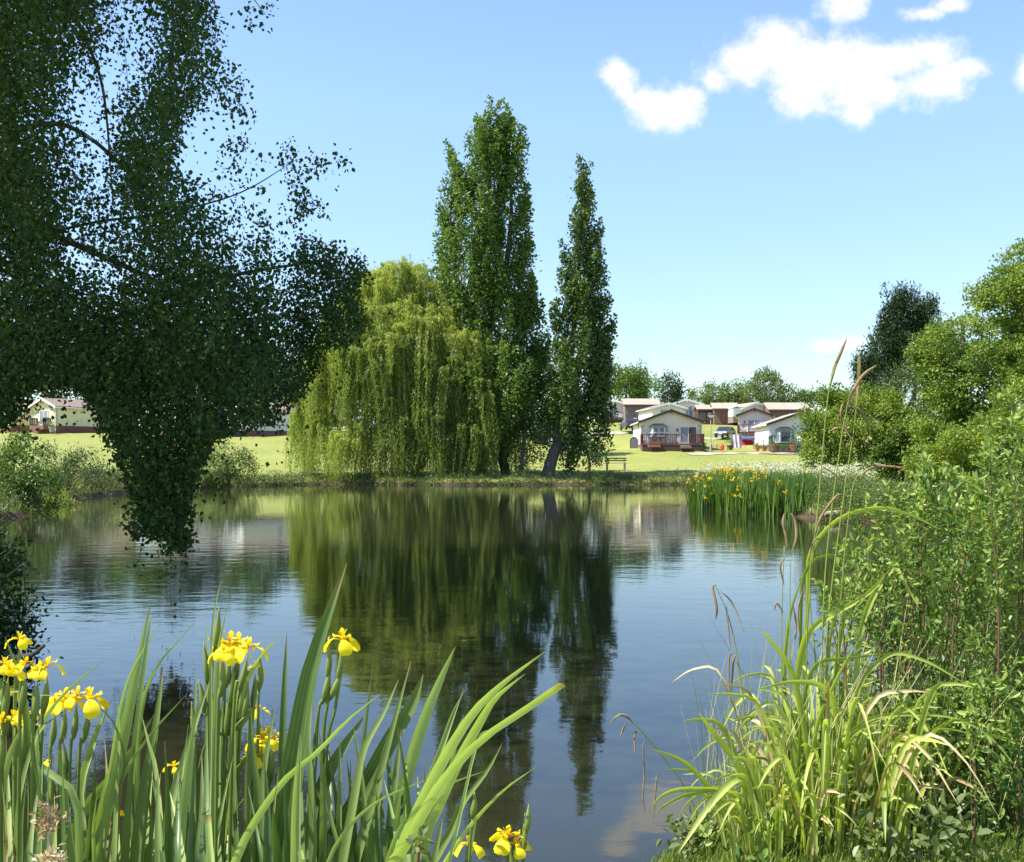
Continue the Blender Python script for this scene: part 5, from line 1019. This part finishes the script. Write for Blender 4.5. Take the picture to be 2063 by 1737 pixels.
sedge('sedge clump of darker short leaves at the foot of the sallow bush', 1770, 4.55, 70, .24, .25, .62, .45, digit=())
def stalk(label, Y, pts, spikes, spread=0):
    q = [P(x, y, Y) for x, y in pts]; q[0][2] = gz(q[0][0], Y); t = thing('sedge_flower_stalk', label, 'sedge stalk', q[0], 'flowering stalks of the sedge')
    V, Fc = tube(crm(q, 26), np.linspace(.0042, .0016, 26), 5); mesh_obj('stem', V, [Fc], M_sedge, t, {'tint': np.full(len(V), .5), 'across': np.zeros(len(V))}, smooth=True)
    for sp in spikes:
        w = sp[0]; c = crm([P(x, y, Y+R.normal()*.01) for x, y in sp[1:]], 14); r = w*.38/F*Y*np.array([.25,.35,.5,.8,.95,1,1,1,1,.95,.9,.75,.5,.15]); V, Fc = tube(c, r, 6); mesh_obj('catkin', V, [Fc], M_catkin, t, smooth=True)
stalk('sedge stalk leaning far left over the water with hanging catkins', 4.60, [(1440,1737),(1405,1640),(1370,1570),(1315,1500),(1275,1455),(1250,1442),(1235,1450),(1229,1461)],
      [(5,(1275,1455),(1262,1442),(1245,1441),(1230,1460)),(5,(1262,1455),(1255,1470),(1250,1485)),(5,(1288,1472),(1279,1480),(1279,1525)),(4,(1305,1500),(1296,1500),(1298,1560),(1295,1600),(1300,1640)),(4,(1322,1560),(1322,1580),(1316,1650))])
stalk('sedge stalk standing alone in front of the blue water with drooping catkins', 4.65, [(1530,1737),(1508,1500),(1490,1350),(1470,1250),(1440,1176)],
      [(7,(1442,1178),(1436,1185),(1444,1225),(1442,1248)),(4,(1462,1210),(1466,1250),(1472,1310)),(5,(1480,1315),(1470,1320),(1468,1370),(1473,1420)),(5,(1486,1318),(1478,1330),(1474,1395)),(4,(1450,1190),(1475,1215),(1500,1275))])
stalk('sedge stalk with a pair of reddish upright catkins at the water edge', 4.60, [(1590,1737),(1576,1400),(1575,1250),(1580,1100)], [(9,(1586,1110),(1584,1080),(1578,1055),(1580,1034)),(5,(1585,1120),(1572,1140),(1580,1180)),(5,(1578,1235),(1565,1215),(1560,1230))])
stalk('sedge stalk bearing one curved pale brown catkin beside the reddish pair', 4.55, [(1600,1737),(1592,1350),(1592,1120)], [(8,(1592,1120),(1604,1085),(1602,1050),(1594,1034)),(5,(1596,1210),(1604,1260),(1600,1300))])
stalk('tallest sedge stalk ending in a long brown spike against the sky', 4.62, [(1635,1737),(1625,1300),(1650,1000),(1668,800),(1685,735),(1703,690)], [(9,(1668,800),(1680,745),(1692,715),(1706,682)),(4,(1648,950),(1665,945),(1700,970))])
stalk('sedge stalk with an upright brown spike against the conifer', 4.70, [(1660,1737),(1665,1300),(1700,1000),(1722,850),(1729,720)], [(8,(1726,820),(1730,770),(1732,740),(1731,708)),(6,(1720,890),(1700,860),(1694,830),(1699,810))])
stalk('sedge stalk with a fuzzy pale spike bent to the right', 4.66, [(1650,1737),(1660,1200),(1690,920),(1710,810),(1735,760)], [(9,(1702,830),(1720,785),(1740,755),(1768,735)),(6,(1712,830),(1728,822),(1745,845),(1755,880))])
stalk('sedge stalk carrying an arched golden catkin across the bush', 4.72, [(1700,1737),(1690,1300),(1715,1000),(1740,950)], [(7,(1725,975),(1750,945),(1790,940),(1830,945)),(6,(1668,870),(1690,862),(1712,866))])
stalk('sedge stalk with slender catkins low against the right bank', 4.58, [(1690,1737),(1640,1300),(1632,1150),(1650,1060)], [(7,(1640,1080),(1655,1040),(1685,1000),(1700,998)),(5,(1628,1130),(1640,1090),(1660,1085)),(5,(1620,1180),(1608,1230),(1612,1290))])

# ---------------------------------------------------------------- sallow bushes at the right
def sallow(label, stems, Y, dens=1., group='leafy sallow bushes on the near bank'):
    x0 = P(stems[0][0][0], 1600, Y)[0]; g = gz(x0, Y); t = thing('sallow_bush', label, 'bush', (x0, Y, g), group); Pl, Dl, Nl, Ll, Tl = [], [], [], [], []
    for st in stems:
        dy = R.normal()*.22; q = [P(x, y, Y+dy) for x, y in st]; q[0][2] = gz(q[0][0], Y+dy)-.02; c = crm(q, 60); V, Fc = tube(c, np.linspace(.0055, .0012, 60)[:, None][:, 0], 5); tt0 = R.normal(.5, .2)
        mesh_obj('stem', V[:], [Fc], M_twig, t, smooth=True)
        Ls = np.linalg.norm(np.diff(c, axis=0), axis=1).sum(); nt_ = int(Ls*44*dens)
        for k in range(nt_):
            f = .06+.94*R.uniform()**1.35; p = c[int(f*59)]; a = R.uniform(0, 2*math.pi); ln = R.uniform(.05, .22)*(1.25-f); d = nrm(np.array([math.cos(a), math.sin(a), R.uniform(.5, 1.3)]))
            nl = int(3+ln*34); u = np.linspace(.1, 1, nl)[:, None]; pts = p+d*ln*u+R.normal(size=(nl, 3))*.006; Pl.append(pts)
            Dl.append(nrm(d*.6+R.normal(size=(nl, 3))*.75+[0, 0, .25])); Nl.append(R.normal(size=(nl, 3))*.7+[0, 0, .8]); Ll.append(R.uniform(.015, .048, nl)*(1.1 if f > .8 else 1)); Tl.append(np.clip(tt0+.25*f+R.normal(size=nl)*.2-.1, 0, 1))
        for k in range(5): p = c[-1-k*2]; Pl.append(np.array([p, p])); d = nrm(R.normal(size=(2, 3))*.5+[0, 0, .8]); Dl.append(d); Nl.append(R.normal(size=(2, 3))); Ll.append(R.uniform(.03, .05, 2)); Tl.append(np.array([.9, .8]))
    Pn, D, Nn, L, T = map(np.concatenate, (Pl, Dl, Nl, Ll, Tl)); n = len(Pn); D = nrm(D); S = nrm(np.cross(D, Nn)); Nn = np.cross(S, D); L = L[:, None]; w = L*.46; up = Nn*w*.16; cur = -Nn*L*.08
    V = np.stack([Pn, Pn+D*L*.35+S*w*.42+up, Pn+D*L*.72+S*w*.40+up+cur, Pn+D*L+cur*2, Pn+D*L*.72-S*w*.40+up+cur, Pn+D*L*.35-S*w*.42+up], 1).reshape(-1, 3); b = (np.arange(n)*6)[:, None]
    mesh_obj('foliage', V, [np.concatenate([b+[0, 1, 2, 3], b+[0, 3, 4, 5]])], M_sallow, t, {'tint': np.repeat(T, 6)}); return t
def stems(xa, xb, n, ytop, ybase, lean=30):
    o = []
    for k in range(n):
        x = xa+(xb-xa)*(k+.5)/n+R.normal()*8; yt = ytop(x)+R.uniform(-30, 60); xb_ = x+R.normal()*25+8; o.append([(xb_, ybase), (x+R.normal()*10, (ybase+yt)/2), (x+R.normal()*lean*.5, yt+(ybase-yt)*.2), (x+R.normal()*lean, yt)])
    return o
sallow('sallow bush with reddish stems rising tall at the right edge', stems(1900, 2110, 16, lambda x: np.interp(x, [1900, 1990, 2040, 2110], [1010, 930, 810, 780]), 1640), 4.9, 1.05)
sallow('sallow bush in the middle, lower and looser, with water showing through', stems(1740, 1930, 15, lambda x: np.interp(x, [1740, 1800, 1930], [1120, 960, 940]), 1620), 5.1, .9)
sallow('small sallow bush directly behind the tall sedge leaves', stems(1660, 1780, 8, lambda x: np.interp(x, [1660, 1780], [1180, 1050]), 1600), 5.3, .7)
sallow('low dense sallow growth in the bottom right corner', stems(1780, 2110, 20, lambda x: 1400, 1720, 20), 4.45, 1.1)

# pale broad leaves (nettles, brambles) at the foot
def herb(name, label, px, py, Y, n, s, m, L, group=None, cat='plant', Wd=.6, hgt=.18):
    x0 = P(px, py, Y)[0]; g = gz(x0, Y); t = thing(name, label, cat, (x0, Y, g), group); C = np.array([x0, Y, g])+np.stack([R.normal(size=n)*s, R.normal(size=n)*s*.5, R.uniform(.03, hgt, n)], 1)
    leafcloud('foliage', C, np.clip(R.normal(.6, .25, n), 0, 1), 12, s*.26, L*.62, Wd, m, t, up=.2, oval=True); mb = MB()
    sp = crm([np.array([x0, Y, g-.02]), C[0]], 6); V2, F2 = tube(sp, .004, 5); mesh_obj('stem', V2, [F2], M_twig, t)
    return t
herb('bramble_plant', 'pale bramble leaves at the foot of the sallow bushes', 1850, 1700, 4.15, 20, .16, M_pale, .085, hgt=.28)
herb('bramble_plant', 'pale leafy plant left of the sedge clumps by the water', 1430, 1690, 4.75, 16, .12, M_pale, .075, hgt=.16)
herb('bramble_plant', 'striped green leafy plant among the grass under the sedge', 1545, 1690, 4.35, 14, .10, M_sallow, .07, hgt=.18)
herb('bramble_plant', 'bramble shoot with pale veined leaves at the bottom centre', 790, 1737, 2.35, 12, .05, M_pale, .045, hgt=.72)

# near left: dark overhanging shrub at the frame edge
def edge_shrub():
    t = thing('waterside_shrub', 'dark waterside shrub with bare twigs at the left frame edge', 'shrub', (-4.9, 8.9, gz(-4.9, 8.9)))
    C = clumps([(-4.45, 9.0, .75, .42, .7, .62), (-4.35, 8.8, .25, .40, .6, .34), (-4.9, 9.1, .9, .5, .7, .6), (-4.22, 8.7, -.02, .22, .3, .2)], .2, .4); C = C[C[:, 2] > -.1]
    leafcloud('foliage', C, np.clip(R.normal(.4, .3, len(C)), 0, 1), 110, .12, .05, .55, M_birch, t, up=.3)
    for pts, r in [([(-4.9, 8.9, .1), (-4.5, 8.85, .5), P(30,1150,8.8), P(55,1143,8.7), P(80,1157,8.7)], .016), ([P(48,1150,8.7), P(52,1200,8.7), P(60,1225,8.7), P(50,1245,8.7), P(48,1290,8.7)], .007), ([(-4.8, 8.7, .0), P(20,1330,8.3), P(60,1322,8.2), P(90,1300,8.2)], .03)]:
        V, Fc = tube(crm(pts, 16), np.linspace(r, r*.4, 16), 6); mesh_obj('twig', V, [Fc], M_bark, t, smooth=True)
edge_shrub()

# ---------------------------------------------------------------- far iris bed, cow parsley, bank growth, grass
def far_iris(x, y, n, seed):
    g = min(max(gz(x, y), -.03), .3); t = thing('iris_plant', 'yellow flag iris in the flowering bed at the water edge beyond the pond', 'iris', (x, y, g), 'flowering irises of the far bed')
    V, Fs, Tn, k = [], [], [], 0
    for i in range(n):
        a = R.uniform(0, 6.28); rr = R.uniform(0, .45); b = np.array([x+math.cos(a)*rr, y+math.sin(a)*rr, g-.05]); h = R.uniform(.7, 1.35); w = R.uniform(.03, .055); ln = R.normal(size=2)*.13
        m = b+[ln[0]*.4, ln[1]*.4, h*.6]; e = b+[ln[0], ln[1], h]; s = np.array([math.cos(a+1), math.sin(a+1), 0])*w/2; V += [b-s, b+s, m+s, m-s, e]; Fs.append(k+np.array([0,1,2])); Fs.append(k+np.array([0,2,3])); Fs.append(k+np.array([3,2,4])); Tn += [R.uniform(0, .6)]*5; k += 5
    mesh_obj('leaves', V, [np.array(Fs)], M_iris_far, t, {'tint': Tn, 'across': np.zeros(len(V))})
    return t, g
M_iris_far = leafmat('far_iris_leaf', (.060, .130, .026), (.200, .290, .060), .3)
cand = np.stack([R.uniform(6, 13, 4000), R.uniform(36, 62, 4000)], 1); dd = sdist(cand[:, 0], cand[:, 1]); rt = cand[:, 0]/cand[:, 1]
cand = cand[(dd > -.35) & (dd < 1.7) & (rt > .15) & (rt < .272)]; sel = []
for c in cand:
    if all((c[0]-d_[0])**2+(c[1]-d_[1])**2 > .42**2 for d_ in sel): sel.append(c)
for c in sorted(sel, key=lambda c: c[1])[:88]:
    t, g = far_iris(c[0], c[1], 70, 0); pc = CX+F*c[0]/c[1]
    for k in range(R.binomial(6, float(np.clip((1600-pc)/190, .03, .55)))):
        C = np.array([[c[0]+R.normal()*.28, c[1]+R.normal()*.28, max(g, 0)+R.uniform(.45, 1.25)]]); leafcloud('flower', C, np.array([.6]), 11, .034, .068, .8, M_petal, t, up=-.1)
def blades_stuff(name, label, pts, h, w, m, tint=(.5, .3), lean=.35, heads=None, per=1, sp=0):
    """many single grass blades at pts (n,3)"""
    n = len(pts); a = R.uniform(0, 6.28, n); d = np.stack([np.cos(a), np.sin(a), np.zeros(n)], 1); s = np.stack([-np.sin(a+.6), np.cos(a+.6), np.zeros(n)], 1); H = (h*R.uniform(.5, 1.3, n))[:, None]; ww = (w*R.uniform(.6, 1.3, n))[:, None]; l = R.uniform(.05, lean, n)[:, None]*H*1.6
    V = np.stack([pts-s*ww/2, pts+s*ww/2, pts+d*l*.35+s*ww*.4+[0, 0, 1]*H*.6, pts+d*l*.35-s*ww*.4+[0, 0, 1]*H*.6, pts+d*l+[0, 0, 1]*H], 1).reshape(-1, 3); b = (np.arange(n)*5)[:, None]
    t = np.clip(R.normal(tint[0], tint[1], n), 0, 1)
    return tag(mesh_obj(name, V, [b+[0, 1, 2, 3], b+[3, 2, 4]], m, None, {'tint': np.repeat(t, 5), 'across': np.zeros(n*5)}), label, name.replace('_', ' '), kind='stuff')
def scatter(n, x0, x1, y0, y1, f):
    x = R.uniform(x0, x1, n); y = R.uniform(y0, y1, n); k = f(x, y); x, y = x[k], y[k]; return np.stack([x, y, gz(x, y)-.01], 1)
M_grass = leafmat('grass_blade', (.085, .150, .022), (.260, .310, .070), .3)
M_dry = leafmat('rough_grass', (.110, .130, .040), (.330, .310, .130), .25)
p = scatter(60000, .3, 3.6, 3.3, 7.5, lambda x, y: (sdist(x, y) > .02)); blades_stuff('bank_grass', 'fresh green grass on the near bank under the sedges', p, .085, .005, M_grass)
p = scatter(9000, -4.5, .6, 3.4, 5, lambda x, y: (sdist(x, y) > .02)); blades_stuff('bank_grass', 'grass on the near bank behind the irises', p, .08, .005, M_grass)
p = scatter(70000, -24, 15, 58, 88, lambda x, y: (sdist(x, y) > .05) & (sdist(x, y) < 1.8)); blades_stuff('rough_grass', 'rough grass and herbs fringing the far shore', p, .27, .04, M_dry, tint=(.35, .3))
p = scatter(120000, 5, 26, 26, 80, lambda x, y: (sdist(x, y) > .05) & (sdist(x, y) < 2.6) & ~((x/y < .262) & (y > 36) & (sdist(x, y) < 1.9))); blades_stuff('rough_grass', 'rough grass along the right-hand shore', p, .30, .03, M_dry, tint=(.3, .3))
p = scatter(60000, -26, -14, 24, 76, lambda x, y: (sdist(x, y) > .05) & (sdist(x, y) < 2.0)); blades_stuff('rough_grass', 'rough grass along the left-hand shore', p, .38, .04, M_dry, tint=(.3, .3))
def herbs(name, label, n, x0, x1, y0, y1, f, m, per, sig, L, hz, Wd=.5, tint=(.5, .3)):
    p = scatter(n, x0, x1, y0, y1, f); p[:, 2] += R.uniform(.05, 1, len(p))*hz; o = leafcloud(name, p, np.clip(R.normal(*tint, len(p)), 0, 1), per, sig, L, Wd, m, None); return tag(o, label, name.replace('_', ' '), kind='stuff')
herbs('bank_herbs', 'leafy weeds along the far shore', 7000, -24, 15, 70, 88, lambda x, y: (sdist(x, y) > -.15) & (sdist(x, y) < 1.5+.6*np.sin(x*1.1)), M_herb, 26, .15, .10, .42, tint=(.3,.3))
herbs('bank_herbs', 'darker leafy growth hanging over the far waterline', 5200, -24, 15, 70, 88, lambda x, y: (sdist(x, y) > -.3) & (sdist(x, y) < .45+.3*np.sin(x*.9)), M_oak, 24, .15, .12, .30, tint=(.25, .3))
herbs('bank_herbs', 'leafy weeds along the left-hand shore', 1600, -26, -14, 26, 74, lambda x, y: (sdist(x, y) > -.1) & (sdist(x, y) < 2.2), M_oak, 34, .17, .09, .6, tint=(.35, .3))
herbs('bank_herbs', 'leafy weeds and nettles on the right-hand shore', 9500, 9.6, 26, 28, 52, lambda x, y: (sdist(x, y) > -.35) & (sdist(x, y) < 5.5), M_herb, 30, .12, .065, .55, tint=(.35, .3))
p = scatter(900, .9, 3.4, 4.3, 6.0, lambda x, y: sdist(x, y) > .05); blades_stuff('tall_grass', 'thin straw coloured grass stalks among the sallow bushes', p, .85, .0045, leafmat('straw', (.20, .24, .06), (.55, .48, .24), .2), tint=(.5, .35), lean=.3)
herbs('bank_herbs', 'leafy growth covering the bank right of the iris bed', 1800, 9.6, 15, 30.5, 41, lambda x, y: (sdist(x, y) > -.3) & (sdist(x, y) < 1.1), M_oak, 34, .13, .08, .4, tint=(.45, .3))
# cow parsley behind the iris bed
p = scatter(1000, 8, 22, 42, 66, lambda x, y: (sdist(x, y) > .6) & (sdist(x, y) < 6.5) & (x/y < .335)); 
blades_stuff('cow_parsley_stems', 'green stems and leaves of the cow parsley behind the iris bed', np.repeat(p, 8, 0)+R.normal(size=(len(p)*8, 3))*[.12, .12, 0], .8, .03, M_herb, tint=(.4, .3))
C = np.repeat(p, 3, 0)+R.normal(size=(len(p)*3, 3))*[.2, .2, .16]+[0, 0, .82]; n = len(C)
o = leafcloud('cow_parsley_flowers', C, R.uniform(.2, 1, n), 14, .05, .06, .9, M_white_fl, None, up=.2, aniso=(1.5, 1.5, .3)); tag(o, 'creamy white cow parsley flower heads behind the iris bed', 'cow parsley', kind='stuff')
